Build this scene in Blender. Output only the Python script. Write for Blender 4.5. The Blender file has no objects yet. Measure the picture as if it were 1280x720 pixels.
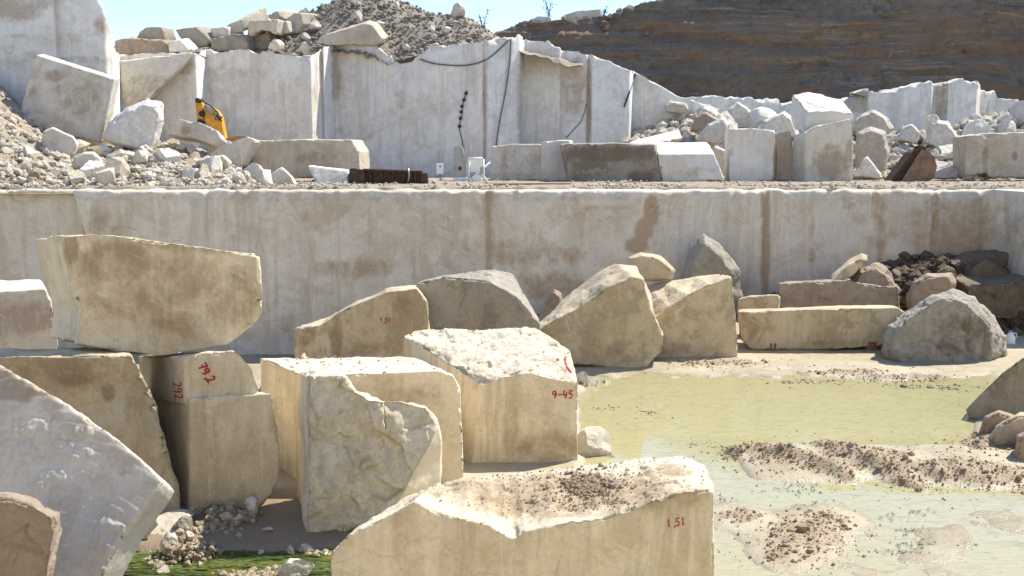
import bpy, bmesh, math, random
import numpy as np
from mathutils import Vector, Matrix
from mathutils.bvhtree import BVHTree
random.seed(7); RNG = np.random.default_rng(11)
S = bpy.context.scene
COL = S.collection

# ------------------------------------------------------------------ camera
F = 35/36*1280.0; PITCH = math.radians(7.55); CAMZ = 5.8
cp, sp = math.cos(PITCH), math.sin(PITCH)
cam = bpy.data.objects.new('camera', bpy.data.cameras.new('camera')); COL.objects.link(cam)
cam.data.lens = 35; cam.data.sensor_width = 36; cam.data.clip_end = 5000
cam.location = (0, 0, CAMZ); cam.rotation_euler = (math.pi/2-PITCH, 0, 0)
S.camera = cam
def ray(px, py):
    a = (px-640)/F; b = (360-py)/F
    return Vector((a, cp+b*sp, -sp+b*cp))
def P(px, py, Y):
    d = ray(px, py); t = Y/d.y
    return Vector((d.x*t, Y, CAMZ+d.z*t))
def ZY(py, z):                       # distance at which a picture row meets height z
    d = ray(640, py); t = (z-CAMZ)/d.z
    return d.y*t
def GY(py): return ZY(py, -0.03)
LEDGE = 4.59
def proj(p):                          # world (N,3) -> picture columns and rows
    p = np.asarray(p, float); x = p[:, 0]; y = p[:, 1]; z = p[:, 2]-CAMZ
    dep = y*cp - z*sp; up = y*sp + z*cp
    return 640+F*x/dep, 360-F*up/dep

# ------------------------------------------------------------------ noise
_perm = RNG.permutation(256); _perm = np.concatenate([_perm, _perm, _perm])
_grad = RNG.normal(size=(256, 3)); _grad /= np.linalg.norm(_grad, axis=1)[:, None]
def perlin(p):
    p = np.asarray(p, float); i = np.floor(p).astype(int); f = p-i; i &= 255
    u = f*f*f*(f*(f*6-15)+10)
    def g(dx, dy, dz):
        h = _perm[_perm[_perm[i[:, 0]+dx]+i[:, 1]+dy]+i[:, 2]+dz]
        v = _grad[h]
        return v[:, 0]*(f[:, 0]-dx)+v[:, 1]*(f[:, 1]-dy)+v[:, 2]*(f[:, 2]-dz)
    l = lambda a, b, t: a+(b-a)*t
    x00 = l(g(0,0,0), g(1,0,0), u[:, 0]); x10 = l(g(0,1,0), g(1,1,0), u[:, 0])
    x01 = l(g(0,0,1), g(1,0,1), u[:, 0]); x11 = l(g(0,1,1), g(1,1,1), u[:, 0])
    return l(l(x00, x10, u[:, 1]), l(x01, x11, u[:, 1]), u[:, 2])*1.6
def fbm(p, o=4, g=.5):
    p = np.asarray(p, float); r = 0; a = 1; s = 0
    for k in range(o):
        r = r+a*perlin(p*2**k+17.3*k); s += a; a *= g
    return r/s
def ridged(p, o=4):
    r = 0; a = 1; s = 0
    for k in range(o):
        r = r+a*(1-2*np.abs(perlin(p*2**k+9.1*k))); s += a; a *= .5
    return r/s
def worley(p):                       # F1 distance and cell value: chunky fracture facets
    p = np.asarray(p, float); i = np.floor(p).astype(int); best = np.full(len(p), 9.0); val = np.zeros(len(p))
    for dx in (-1, 0, 1):
        for dy in (-1, 0, 1):
            for dz in (-1, 0, 1):
                c = i+np.array([dx, dy, dz]); m = c & 255
                h = _perm[_perm[_perm[m[:, 0]]+m[:, 1]]+m[:, 2]]
                o = c+.5+.42*_grad[h]; d = np.linalg.norm(p-o, axis=1)
                # tilted plane value per cell
                w = (p-o)[:, 0]*_grad[(h+31) & 255][:, 0]+(p-o)[:, 1]*_grad[(h+31) & 255][:, 1]+(p-o)[:, 2]*_grad[(h+31) & 255][:, 2]
                u = d < best; best = np.where(u, d, best); val = np.where(u, w+(h/255.-.5)*.7, val)
    return best, val
def sstep(a, b, x): t = np.clip((x-a)/(b-a), 0, 1); return t*t*(3-2*t)

# ------------------------------------------------------------------ materials
def mat(name):
    m = bpy.data.materials.new(name); m.use_nodes = True
    nt = m.node_tree; nt.nodes.clear(); return m, nt
class NT:
    def __init__(s, nt): s.nt = nt
    def n(s, t, **kw):
        o = s.nt.nodes.new(t)
        for k, v in kw.items():
            if k.startswith('i_'):
                k = k[2:]; k = int(k) if k.isdigit() else k.replace('_', ' ')
                if isinstance(v, bpy.types.NodeSocket): s.nt.links.new(v, o.inputs[k])
                else: o.inputs[k].default_value = v
            else: setattr(o, k, v)
        return o
    def noise(s, co, sc, det=5, rough=.55, dist=0.):
        return s.n('ShaderNodeTexNoise', i_Vector=co, i_Scale=sc, i_Detail=det, i_Roughness=rough, i_Distortion=dist).outputs['Fac']
    def ramp(s, f, a, b):
        return s.n('ShaderNodeMapRange', interpolation_type='SMOOTHSTEP', i_Value=f, i_1=a, i_2=b).outputs[0]
    def m(s, op, a, b=0., c=0.):
        o = s.n('ShaderNodeMath', operation=op, use_clamp=False)
        for k, v in enumerate((a, b, c)):
            if isinstance(v, bpy.types.NodeSocket): s.nt.links.new(v, o.inputs[k])
            else: o.inputs[k].default_value = v
        return o.outputs[0]
    def mix(s, f, a, b, bt='MIX'):
        o = s.n('ShaderNodeMix', data_type='RGBA', blend_type=bt)
        for k, v in ((0, f), (6, a), (7, b)):
            if isinstance(v, bpy.types.NodeSocket): s.nt.links.new(v, o.inputs[k])
            elif k == 0: o.inputs[0].default_value = v
            else: o.inputs[k].default_value = (*v, 1)
        return o.outputs[2]
    def scale(s, co, v):
        return s.n('ShaderNodeVectorMath', operation='MULTIPLY', i_0=co, i_1=v).outputs[0]
    def attr(s, name): return s.n('ShaderNodeAttribute', attribute_name=name).outputs['Fac']
    def out(s, col, rough, h=None, bstr=.5, bdist=.03, **kw):
        b = s.n('ShaderNodeBsdfPrincipled', **kw)
        for k, v in (('Base Color', col), ('Roughness', rough)):
            if isinstance(v, bpy.types.NodeSocket): s.nt.links.new(v, b.inputs[k])
            else: b.inputs[k].default_value = v if k == 'Roughness' else (*v, 1)
        if h is not None:
            bp = s.n('ShaderNodeBump', i_Strength=bstr, i_Distance=bdist, i_Height=h)
            s.nt.links.new(bp.outputs[0], b.inputs['Normal'])
        o = s.n('ShaderNodeOutputMaterial'); s.nt.links.new(b.outputs[0], o.inputs[0]); return b

def stone(name, light, mid, stain, roughc, streak=.35, stains=.5, pits=.6, bump=.5, saw=0., fine=1., crack=.3, mott=.5, bed=0.):
    m, nt = mat(name); N = NT(nt)
    tc = N.n('ShaderNodeTexCoord').outputs['Object']
    rnd = N.n('ShaderNodeObjectInfo').outputs['Random']
    off = N.n('ShaderNodeCombineXYZ', i_0=N.m('MULTIPLY', rnd, 37.), i_1=N.m('MULTIPLY', rnd, 91.), i_2=N.m('MULTIPLY', rnd, 53.)).outputs[0]
    co = N.n('ShaderNodeVectorMath', operation='ADD', i_0=tc, i_1=off).outputs[0]
    R = N.attr('rough'); ST = N.attr('stain')
    big = N.noise(co, .55, 6, .6, .6); med = N.noise(co, 2.6*fine, 6, .65, .3); fin = N.noise(co, 17*fine, 5, .7)
    col = N.mix(N.ramp(N.m('ADD', N.m('MULTIPLY', big, .65), N.m('MULTIPLY', med, .35)), .36, .64), light, mid)
    mo = N.noise(N.n('ShaderNodeVectorMath', operation='ADD', i_0=co, i_1=N.scale(N.n('ShaderNodeTexNoise', i_Vector=co, i_Scale=.9, i_Detail=4.).outputs['Color'], (1.6, 1.6, 1.6))).outputs[0], .75, 8, .62, .6)
    col = N.mix(N.m('MULTIPLY', N.m('ADD', N.m('MULTIPLY', N.ramp(mo, .52, .66), .6), N.m('MULTIPLY', N.ramp(N.m('ADD', N.m('MULTIPLY', mo, .6), N.m('MULTIPLY', med, .4)), .515, .545), .6)), mott), col, tuple(.5*x+.5*y for x, y in zip(mid, stain)))
    col = N.mix(N.m('MULTIPLY', N.ramp(mo, .47, .36), mott*.8), col, (light[0]*.92, light[1]*.97, light[2]*1.12))
    if bed:
        rot = N.n('ShaderNodeVectorRotate', rotation_type='Y_AXIS', i_Vector=co, i_Angle=.55).outputs[0]
        bd = N.noise(N.scale(rot, (.16, .3, 2.2)), 1., 7, .68, .4)
        col = N.mix(N.m('MULTIPLY', N.ramp(bd, .52, .70), bed), col, tuple(.45*x+.55*y for x, y in zip(mid, stain)))
    # vertical runs of dirt and lime on the sawn faces
    run = N.noise(N.scale(co, (1.2, 1.2, .13)), 1.1, 8, .66, .5)
    run2 = N.noise(N.scale(co, (1.9, 1.9, .14)), 2.6, 7, .7, .4)
    nr = N.m('SUBTRACT', 1., R)
    col = N.mix(N.m('MULTIPLY', N.m('MULTIPLY', N.ramp(run, .5, .62), streak), nr), col, tuple(.55*x+.45*y*.7 for x, y in zip(mid, stain)))
    col = N.mix(N.m('MULTIPLY', N.m('MULTIPLY', N.ramp(run2, .53, .63), streak*.8), nr), col, tuple(min(1, x*1.12) for x in light))
    # mineral staining
    sn = N.m('MULTIPLY', N.ramp(N.noise(co, .5, 7, .68, 1.2), .53, .72), stains)
    edge = N.ramp(N.m('ADD', ST, N.m('ADD', N.m('MULTIPLY', N.m('SUBTRACT', N.noise(co, 1.3, 8, .75, .6), .5), 2.2), N.m('MULTIPLY', N.m('SUBTRACT', run2, .5), 1.))), .15, .95)
    es = N.m('MULTIPLY', N.m('MULTIPLY', edge, N.ramp(ST, .02, .2)), N.m('ADD', .6, N.m('MULTIPLY', fin, .5)))
    sn = N.m('MULTIPLY', sn, N.m('ADD', .45, N.m('MULTIPLY', fin, .8)))
    col = N.mix(N.m('MINIMUM', sn, 1.), col, stain)
    rc = N.mix(N.ramp(N.noise(co, 4.5*fine, 6, .7), .42, .62), tuple(x*.78 for x in roughc), tuple(min(.85, x*1.08) for x in roughc))
    col = N.mix(N.m('MULTIPLY', R, .85), col, rc)
    col = N.mix(N.m('MINIMUM', es, 1.), col, stain)
    col = N.mix(N.m('MULTIPLY', N.m('SUBTRACT', fin, .5), .9), col, (.8, .78, .72), 'MIX') if False else N.mix(.16, col, N.mix(N.ramp(fin, .3, .7), tuple(x*.55 for x in mid), tuple(min(.9, x*1.2) for x in light)))
    # pits and drill marks
    vo = N.n('ShaderNodeTexVoronoi', i_Vector=co, i_Scale=2.1*fine, i_Randomness=1.)
    pv = N.m('MULTIPLY', N.m('LESS_THAN', N.m('ADD', vo.outputs['Distance'], N.m('MULTIPLY', fin, .05)), .072),
             N.m('LESS_THAN', N.n('ShaderNodeSeparateColor', i_0=vo.outputs['Color']).outputs[0], .4*pits))
    # scratches and small scars left by the wire and by hauling
    scr = N.noise(N.scale(N.n('ShaderNodeVectorRotate', rotation_type='Y_AXIS', i_Vector=co, i_Angle=-.5).outputs[0], (.5, 9., 9.)), 1.6*fine, 4, .7, .6)
    scr2 = N.noise(N.scale(N.n('ShaderNodeVectorRotate', rotation_type='Y_AXIS', i_Vector=co, i_Angle=1.25).outputs[0], (.6, 8., 8.)), 1.3*fine, 4, .7, .8)
    gate = N.ramp(N.noise(co, .7, 4), .46, .62)
    col = N.mix(N.m('MULTIPLY', N.m('MULTIPLY', N.ramp(scr, .62, .67), gate), .55), col, tuple(min(.85, x*1.2) for x in light))
    col = N.mix(N.m('MULTIPLY', N.m('MULTIPLY', N.ramp(scr2, .63, .68), N.m('SUBTRACT', 1., gate)), .5), col, tuple(.5*x for x in mid))
    speck = N.m('MULTIPLY', N.ramp(N.noise(co, 7.5*fine, 7, .78, .6), .63, .68), N.ramp(N.noise(co, .9, 5, .65), .47, .6))
    col = N.mix(N.m('MULTIPLY', speck, .7), col, tuple(.55*x for x in stain))
    # hairline cracks
    cr = N.n('ShaderNodeTexVoronoi', feature='DISTANCE_TO_EDGE', i_Vector=N.n('ShaderNodeVectorMath', operation='ADD', i_0=co, i_1=N.scale(N.n('ShaderNodeTexNoise', i_Vector=co, i_Scale=1.6, i_Detail=5.).outputs['Color'], (1.1, 1.1, 1.1))).outputs[0], i_Scale=.4)
    crk = N.m('MULTIPLY', N.ramp(cr.outputs['Distance'], .008, .002), N.ramp(N.noise(co, .6, 4), .56, .64))
    col = N.mix(N.m('MULTIPLY', crk, crack), col, tuple(x*.45 for x in stain))
    col = N.mix(N.m('MULTIPLY', pv, .85), col, (.05, .042, .035))
    h = N.m('ADD', N.m('MULTIPLY', med, .5), N.m('MULTIPLY', mo, .5))
    h = N.m('ADD', h, N.m('MULTIPLY', fin, N.m('ADD', .10, N.m('MULTIPLY', R, .25))))
    chip = N.n('ShaderNodeTexVoronoi', i_Vector=N.n('ShaderNodeVectorMath', operation='ADD', i_0=co, i_1=N.scale(N.n('ShaderNodeTexNoise', i_Vector=co, i_Scale=5., i_Detail=4.).outputs['Color'], (.3, .3, .3))).outputs[0], i_Scale=6.*fine).outputs['Distance']
    h = N.m('ADD', h, N.m('MULTIPLY', R, N.m('ADD', N.m('MULTIPLY', chip, .35), N.m('MULTIPLY', N.noise(co, 9*fine, 8, .75), 1.4))))
    h = N.m('SUBTRACT', h, N.m('ADD', pv, N.m('MULTIPLY', crk, crack*.8)))
    if saw:
        wv = N.noise(N.scale(co, (1, 1, 9.)), 3., 3)
        h = N.m('ADD', h, N.m('MULTIPLY', wv, saw))
    N.out(col, .88, h, bump, .05)
    return m
CREAM = stone('cream_marble', (.74, .64, .455), (.60, .49, .32), (.27, .18, .09), (.70, .63, .49), streak=.6, stains=.55, crack=.1, mott=.40, bump=.8)
TAN = stone('tan_marble', (.60, .495, .325), (.45, .355, .21), (.20, .13, .07), (.56, .48, .36), stains=.7, mott=.8, bed=.3, bump=1.1)
PALE = stone('pale_marble', (.66, .60, .49), (.54, .475, .37), (.28, .20, .12), (.70, .65, .56), stains=.4, mott=.4, bump=.85)
SAND = stone('sand_marble', (.55, .48, .37), (.43, .365, .265), (.23, .155, .09), (.56, .50, .41), stains=.5, mott=.5, bed=.3, bump=.85)
GREY = stone('grey_marble', (.60, .555, .47), (.47, .42, .34), (.27, .19, .12), (.60, .56, .49), streak=.3, stains=.35)
WHITE = stone('white_marble', (.72, .68, .595), (.60, .545, .455), (.38, .28, .18), (.74, .70, .62), stains=.35, mott=.35, bump=.85)
DARK = stone('dark_rough_stone', (.33, .285, .215), (.20, .165, .115), (.12, .085, .05), (.48, .43, .35), stains=.6, bump=1., mott=.8)
RUST = stone('rust_brown_stone', (.36, .275, .19), (.26, .18, .115), (.15, .09, .05), (.40, .32, .235), stains=.6, bump=.9)
DKSTONE = stone('dark_brown_stone', (.20, .15, .10), (.13, .095, .06), (.07, .048, .03), (.22, .17, .115), stains=.6, bump=1.)  # darkest brown stone, for the right corner
WALL = stone('quarry_face_stone', (.68, .62, .515), (.54, .475, .37), (.34, .22, .115), (.70, .64, .53), streak=.5, stains=.55, saw=.10, pits=.7, crack=.35, mott=.4, bed=.25)
WALL2 = stone('sawn_bench_stone', (.76, .73, .665), (.62, .575, .50), (.36, .265, .18), (.68, .63, .55), streak=.5, stains=.35, saw=.08, pits=.4, crack=.3, mott=.35, bed=.4)

def simple(name, col, rough=.6, metal=0., var=.25, sc=6., col2=None):
    m, nt = mat(name); N = NT(nt); co = N.n('ShaderNodeTexCoord').outputs['Object']
    f = N.noise(co, sc, 5, .65)
    c = N.mix(N.ramp(f, .35, .7), col, col2 or tuple(x*(1-var) for x in col))
    b = N.out(c, rough, f, .2, .01); b.inputs['Metallic'].default_value = metal; return m
YELLOW = simple('yellow_machine_paint', (.72, .36, .02), .45, 0, .2, 5, (.55, .24, .02))
RUSTM = simple('rusty_steel', (.10, .06, .035), .8, .2, .4, 7, (.04, .028, .02))
RUSTB = simple('rusty_bucket_steel', (.26, .165, .095), .85, .05, .4, 2.5, (.13, .08, .05))
BLACK = simple('black_rubber', (.025, .025, .025), .6)
STEEL = simple('dull_steel', (.35, .35, .34), .4, .7)
PLASTIC = simple('white_plastic', (.80, .80, .78), .4, 0, .1)
PANEL = simple('weathered_panel', (.42, .42, .35), .6, 0, .25, 3)
PAINT = simple('red_paint', (.46, .02, .03), .65, 0, .35, 25)
WOOD = simple('weathered_plank', (.36, .24, .13), .8, 0, .4, 4)
CABLE = simple('grey_cable', (.13, .125, .12), .6)
LEAF = simple('shrub_leaf', (.085, .09, .05), .7)
TWIG = simple('shrub_twig', (.12, .09, .06), .9)
BRICK = simple('timber_wedge', (.26, .13, .07), .9, 0, .4)
GLASS = simple('dark_glass', (.05, .06, .06), .15)

def earth(name, a, b, c, sc=1., bump=1., strata=False):
    m, nt = mat(name); N = NT(nt); co = N.n('ShaderNodeTexCoord').outputs['Object']
    n1 = N.noise(co, .5*sc, 7, .65, .5); n2 = N.noise(co, 5*sc, 6, .7); n3 = N.noise(co, 22*sc, 4, .7)
    f = N.m('ADD', N.m('MULTIPLY', n1, .5), N.m('MULTIPLY', n2, .5))
    col = N.mix(N.ramp(f, .36, .62), a, b)
    if strata:
        wob = N.n('ShaderNodeVectorMath', operation='ADD', i_0=co, i_1=N.scale(N.n('ShaderNodeTexNoise', i_Vector=N.scale(co, (.10, .10, .2)), i_Scale=1., i_Detail=5.).outputs['Color'], (0, 0, 2.2))).outputs[0]
        s1 = N.noise(N.scale(wob, (.02, .02, .55)), 1., 6, .7)
        s2 = N.noise(N.scale(wob, (.05, .05, 2.4)), 1., 5, .65)
        col = N.mix(N.m('MULTIPLY', N.ramp(N.m('ADD', s1, N.m('MULTIPLY', N.m('SUBTRACT', n2, .5), .3)), .45, .60), .9), col, c)
        col = N.mix(N.m('MULTIPLY', N.m('MULTIPLY', N.ramp(N.m('ADD', s2, N.m('MULTIPLY', N.m('SUBTRACT', n2, .5), .5)), .50, .66), N.ramp(n1, .40, .62)), .7), col, (.48, .41, .31)); col = N.mix(N.m('MULTIPLY', N.ramp(n3, .52, .68), .45), col, (.38, .32, .24)); col = N.mix(N.m('MULTIPLY', N.ramp(n2, .55, .7), .5), col, (.12, .09, .063))
        col = N.mix(N.m('MULTIPLY', N.ramp(N.noise(N.scale(co, (.6, .6, .12)), 1., 6, .7), .56, .74), .6), col, tuple(x*.55 for x in a))
    if strata:
        zc = N.n('ShaderNodeSeparateXYZ', i_0=co).outputs[2]
        up = N.ramp(N.m('ADD', zc, N.m('MULTIPLY', N.m('SUBTRACT', N.noise(co, .16, 7, .7), .5), 16.)), 17., 20.)
        col = N.mix(N.m('MULTIPLY', up, N.m('ADD', .25, N.m('MULTIPLY', N.ramp(n2, .42, .6), .5))), col, (.36, .325, .275))
    else:
        col = N.mix(N.m('MULTIPLY', N.ramp(n3, .55, .7), .5), col, c)
    h = N.m('ADD', N.m('MULTIPLY', n2, .8), N.m('MULTIPLY', n3, .5))
    if strata: h = N.m('ADD', h, N.m('MULTIPLY', N.m('ADD', s2, N.noise(N.scale(co, (1., 1., 2.)), 1.1, 8, .75)), 1.5))
    N.out(col, .95, h, bump, .30 if strata else .08); return m
CLIFF = earth('brown_overburden', (.28, .225, .16), (.155, .122, .088), (.31, .20, .13), .6, 1., True)
SPOIL = earth('grey_spoil', (.33, .285, .225), (.22, .185, .14), (.46, .41, .34), 1., 1.)
RUBMAT = earth('rubble_earth', (.40, .335, .25), (.28, .215, .15), (.52, .47, .39), 1.2, 1.)
CLOD = earth('brown_clods', (.33, .25, .165), (.25, .18, .115), (.40, .32, .22), 2., .6)
GRAVEL = earth('pale_gravel', (.50, .45, .36), (.40, .34, .26), (.62, .57, .48), 1., .6)
DKDIRT = earth('dark_brown_soil', (.15, .105, .065), (.09, .064, .043), (.20, .14, .09), 1.5, .8)  # dark brown soil of the right corner

# ------------------------------------------------------------------ object helpers
def tag(o, label=None, cat=None, group=None, kind=None):
    for k, v in (('label', label), ('category', cat), ('group', group), ('kind', kind)):
        if v: o[k] = v
    return o
def link(name, me, m=None, parent=None):
    o = bpy.data.objects.new(name, me); COL.objects.link(o)
    if m: me.materials.append(m)
    if parent: o.parent = parent; o.matrix_parent_inverse = Matrix.Translation(-parent.location) if False else Matrix.Identity(4)
    return o
def mesh_np(name, v, f, attrs=None, smooth=True):
    me = bpy.data.meshes.new(name); v = np.asarray(v, np.float32); f = np.asarray(f, np.int32)
    k = f.shape[1]; me.vertices.add(len(v)); me.vertices.foreach_set('co', v.ravel())
    me.loops.add(f.size); me.loops.foreach_set('vertex_index', f.ravel())
    me.polygons.add(len(f)); me.polygons.foreach_set('loop_start', np.arange(0, f.size, k, dtype=np.int32))
    me.polygons.foreach_set('use_smooth', np.full(len(f), smooth)); me.update(calc_edges=True)
    for n, a in (attrs or {}).items():
        at = me.attributes.new(n, 'FLOAT', 'POINT'); at.data.foreach_set('value', np.asarray(a, np.float32))
    return me
def quads(nu, nv):
    i = np.arange(nu*nv).reshape(nv, nu)
    return np.stack([i[:-1, :-1], i[:-1, 1:], i[1:, 1:], i[1:, :-1]], -1).reshape(-1, 4)
def recentre(o):                      # origin to the middle of the base
    me = o.data; n = len(me.vertices); v = np.empty(n*3, np.float32); me.vertices.foreach_get('co', v); v = v.reshape(-1, 3)
    c = np.array([(v[:, 0].min()+v[:, 0].max())/2, (v[:, 1].min()+v[:, 1].max())/2, v[:, 2].min()], np.float32)
    me.vertices.foreach_set('co', (v-c).ravel()); o.location = c.tolist(); me.update(); return o
def empty(name, loc):
    o = bpy.data.objects.new(name, None); COL.objects.link(o); o.location = loc; o.empty_display_size = .2; return o
def child(name, me, m, root):         # geometry given in world space
    v = Vector(root.location)
    me.transform(Matrix.Translation(-v)); o = bpy.data.objects.new(name, me); COL.objects.link(o); o.parent = root
    me.materials.append(m); return o
def bm_mesh(name, bm, smooth=False):
    bmesh.ops.recalc_face_normals(bm, faces=bm.faces)
    me = bpy.data.meshes.new(name); bm.to_mesh(me); bm.free()
    for p in me.polygons: p.use_smooth = smooth
    return me
def bm_box(bm, a, b, c, bev=.02):     # centre, half sizes, rotation matrix
    r = bmesh.ops.create_cube(bm, size=2); vs = r['verts']
    for v in vs: v.co = Vector((v.co.x*b[0], v.co.y*b[1], v.co.z*b[2]))
    es = list({e for v in vs for e in v.link_edges})
    if bev:
        r2 = bmesh.ops.bevel(bm, geom=es, offset=bev, segments=2, affect='EDGES', profile=.5)
        vs = list({v for f in r2['faces'] for v in f.verts} | {v for v in vs if v.is_valid})
    for v in vs: v.co = (c @ v.co if c else v.co)+Vector(a)
def tube(bm, pts, r, n=8, flat=None):
    pts = [Vector(p) for p in pts]; rings = []
    for i, p in enumerate(pts):
        d = (pts[min(i+1, len(pts)-1)]-pts[max(i-1, 0)])
        d = d.normalized() if d.length > 1e-9 else Vector((0, 0, 1))
        if flat is not None: w = flat[i]
        else: w = Vector((0, 0, 1)) if abs(d.z) < .9 else Vector((1, 0, 0))
        s = d.cross(w).normalized(); w2 = s.cross(d).normalized(); rr = r[i] if isinstance(r, (list, tuple)) else r
        k = .28 if flat is not None else 1.
        rings.append([bm.verts.new(p+s*math.cos(t)*rr+w2*math.sin(t)*rr*k) for t in [2*math.pi*j/n for j in range(n)]])
    for a, b in zip(rings, rings[1:]):
        for j in range(n): bm.faces.new((a[j], a[(j+1) % n], b[(j+1) % n], b[j]))
    bm.faces.new(rings[0][::-1]); bm.faces.new(rings[-1])

# ---- solids from outlines and corner lists, remeshed, chipped and weathered
def pt(q, Y): return P(q[0], q[1], q[2] if len(q) > 2 else Y)
def prism(front, Y, back):
    f = [pt(q, Y) for q in front]
    if isinstance(back, Vector): b = [p+back for p in f]
    else: b = [pt(q, Y) for q in back]
    bm = bmesh.new(); fv = [bm.verts.new(p) for p in f]; bv = [bm.verts.new(p) for p in b]; n = len(f)
    bm.faces.new(fv); bm.faces.new(bv[::-1])
    for i in range(n): bm.faces.new((fv[i], bv[i], bv[(i+1) % n], fv[(i+1) % n]))
    bmesh.ops.triangulate(bm, faces=bm.faces); bmesh.ops.recalc_face_normals(bm, faces=bm.faces); return bm
def bref(a, Y, b, Y2): return P(b[0], b[1], Y2)-P(a[0], a[1], Y)
def hull(pts, Y=0):
    bm = bmesh.new()
    for q in pts: bm.verts.new(q if isinstance(q, Vector) else pt(q, Y))
    r = bmesh.ops.convex_hull(bm, input=bm.verts)
    bmesh.ops.delete(bm, geom=[v for v in bm.verts if not v.link_faces], context='VERTS')
    bmesh.ops.triangulate(bm, faces=bm.faces); bmesh.ops.recalc_face_normals(bm, faces=bm.faces); return bm
def boulder(outline, Y, depth, k0=.72, k1=.6):
    cx = sum(q[0] for q in outline)/len(outline); cy = sum(q[1] for q in outline)/len(outline); pts = []
    for t, k in ((0, k0), (.3, 1.), (.65, .98), (1., k1)):
        for q in outline:
            pts.append(P(cx+(q[0]-cx)*k, cy+(q[1]-cy)*k if q[1] < cy else cy+(q[1]-cy)*(.4*k+.6), Y+depth*t))
    return hull(pts)

BLOCKS = {}
def solid(name, bms, vox, m, label, cat, rough=(), chip=.05, low=.03, fr=2.2, group=None, stains=(), seed=None, grow=1.0):
    """union of closed pieces -> even skin -> broken faces, chipped edges"""
    global _sd
    tmp = bpy.data.meshes.new('tmp'); big = bmesh.new()
    for b in bms:
        t = bpy.data.meshes.new('t'); b.to_mesh(t); b.free(); big.from_mesh(t); bpy.data.meshes.remove(t)
    big.to_mesh(tmp); big.free()
    o = bpy.data.objects.new('tmp', tmp); COL.objects.link(o)
    md = o.modifiers.new('r', 'REMESH'); md.mode = 'VOXEL'; md.voxel_size = vox
    dg = bpy.context.evaluated_depsgraph_get(); me = bpy.data.meshes.new_from_object(o.evaluated_get(dg))
    bpy.data.objects.remove(o); bpy.data.meshes.remove(tmp)
    n = len(me.vertices); v = np.empty(n*3, np.float32); me.vertices.foreach_get('co', v); v = v.reshape(-1, 3).astype(float)
    nr = np.empty(n*3, np.float32); me.vertices.foreach_get('normal', nr); nr = nr.reshape(-1, 3).astype(float)
    e = np.empty(len(me.edges)*2, np.int32); me.edges.foreach_get('vertices', e); e = e.reshape(-1, 2)
    deg = np.bincount(e.ravel(), minlength=n).astype(float)[:, None]
    def smooth(a):
        s = np.stack([np.bincount(e[:, 0], a[e[:, 1], k], n)+np.bincount(e[:, 1], a[e[:, 0], k], n) for k in range(a.shape[1])], 1)
        return .5*a+.5*s/deg
    ns = nr.copy()
    for _ in range(max(3, int(.13/vox))): ns = smooth(ns)
    ln = np.linalg.norm(ns, axis=1); edge = sstep(.985, .86, ln)
    sd = (abs(hash(label)) % 1000)*0+len(BLOCKS)*13.7; q = v+sd
    R = np.zeros(n)
    for d, thr, amp in rough:
        d = np.array(d, float); d /= np.linalg.norm(d) or 1
        c = nr@d if np.any(d) else np.ones(n)
        mk = sstep(thr-.12, thr+.12, c+.12*fbm(q*1.3, 3)); R = np.maximum(R, mk*amp)
    nd = ns/np.maximum(ln, .2)[:, None]
    if np.mean(v[:, 1]) > 37: m = {CREAM: PALE, TAN: SAND}.get(m, m)
    disp = low*.75*fbm(q*.9, 3)*1.6+.012*fbm(q*2.6+31, 4)+.005*fbm(q*8, 3)
    _, wv = worley(q*fr+.25*np.stack([fbm(q*2+5, 2), fbm(q*2+11, 2), fbm(q*2+23, 2)], 1))
    disp = disp+R*(.34*wv+.75*fbm(q*fr*.7+7, 4)-.2+.22*ridged(q*fr*1.1+3, 4)*sstep(-.2, .4, fbm(q*.9+2, 2))+.07*fbm(q*fr*4, 4))
    _, w2 = worley(q*3.7+4)
    ch = sstep(.0, .45, 1.3*fbm(q*1.5+3, 3)+.9*w2-.12)*(.7+.8*np.clip(w2+.4, 0, 1))+.10
    disp = disp-edge*chip*1.15*ch
    v = v+nd*disp[:, None]
    Rm = np.clip((R-.03)*10, 0, 1); Rm = np.maximum(Rm, edge*sstep(.45, .85, ch)*.8)
    ST = np.zeros(n)
    if stains:
        px, py = proj(v)
        for (x, y, rx, ry, a) in stains:
            ST = np.maximum(ST, a*np.clip(1.25-((px-x)/rx)**2-((py-y)/ry)**2, 0, 1))
    me.vertices.foreach_set('co', v.astype(np.float32).ravel())
    for k, a in (('rough', Rm), ('stain', ST)):
        me.attributes.new(k, 'FLOAT', 'POINT').data.foreach_set('value', a.astype(np.float32))
    me.polygons.foreach_set('use_smooth', np.ones(len(me.polygons), bool)); me.update(); me.name = name
    o = link(name, me, m); recentre(o); tag(o, label, cat, group); BLOCKS[label] = o; return o

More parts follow.
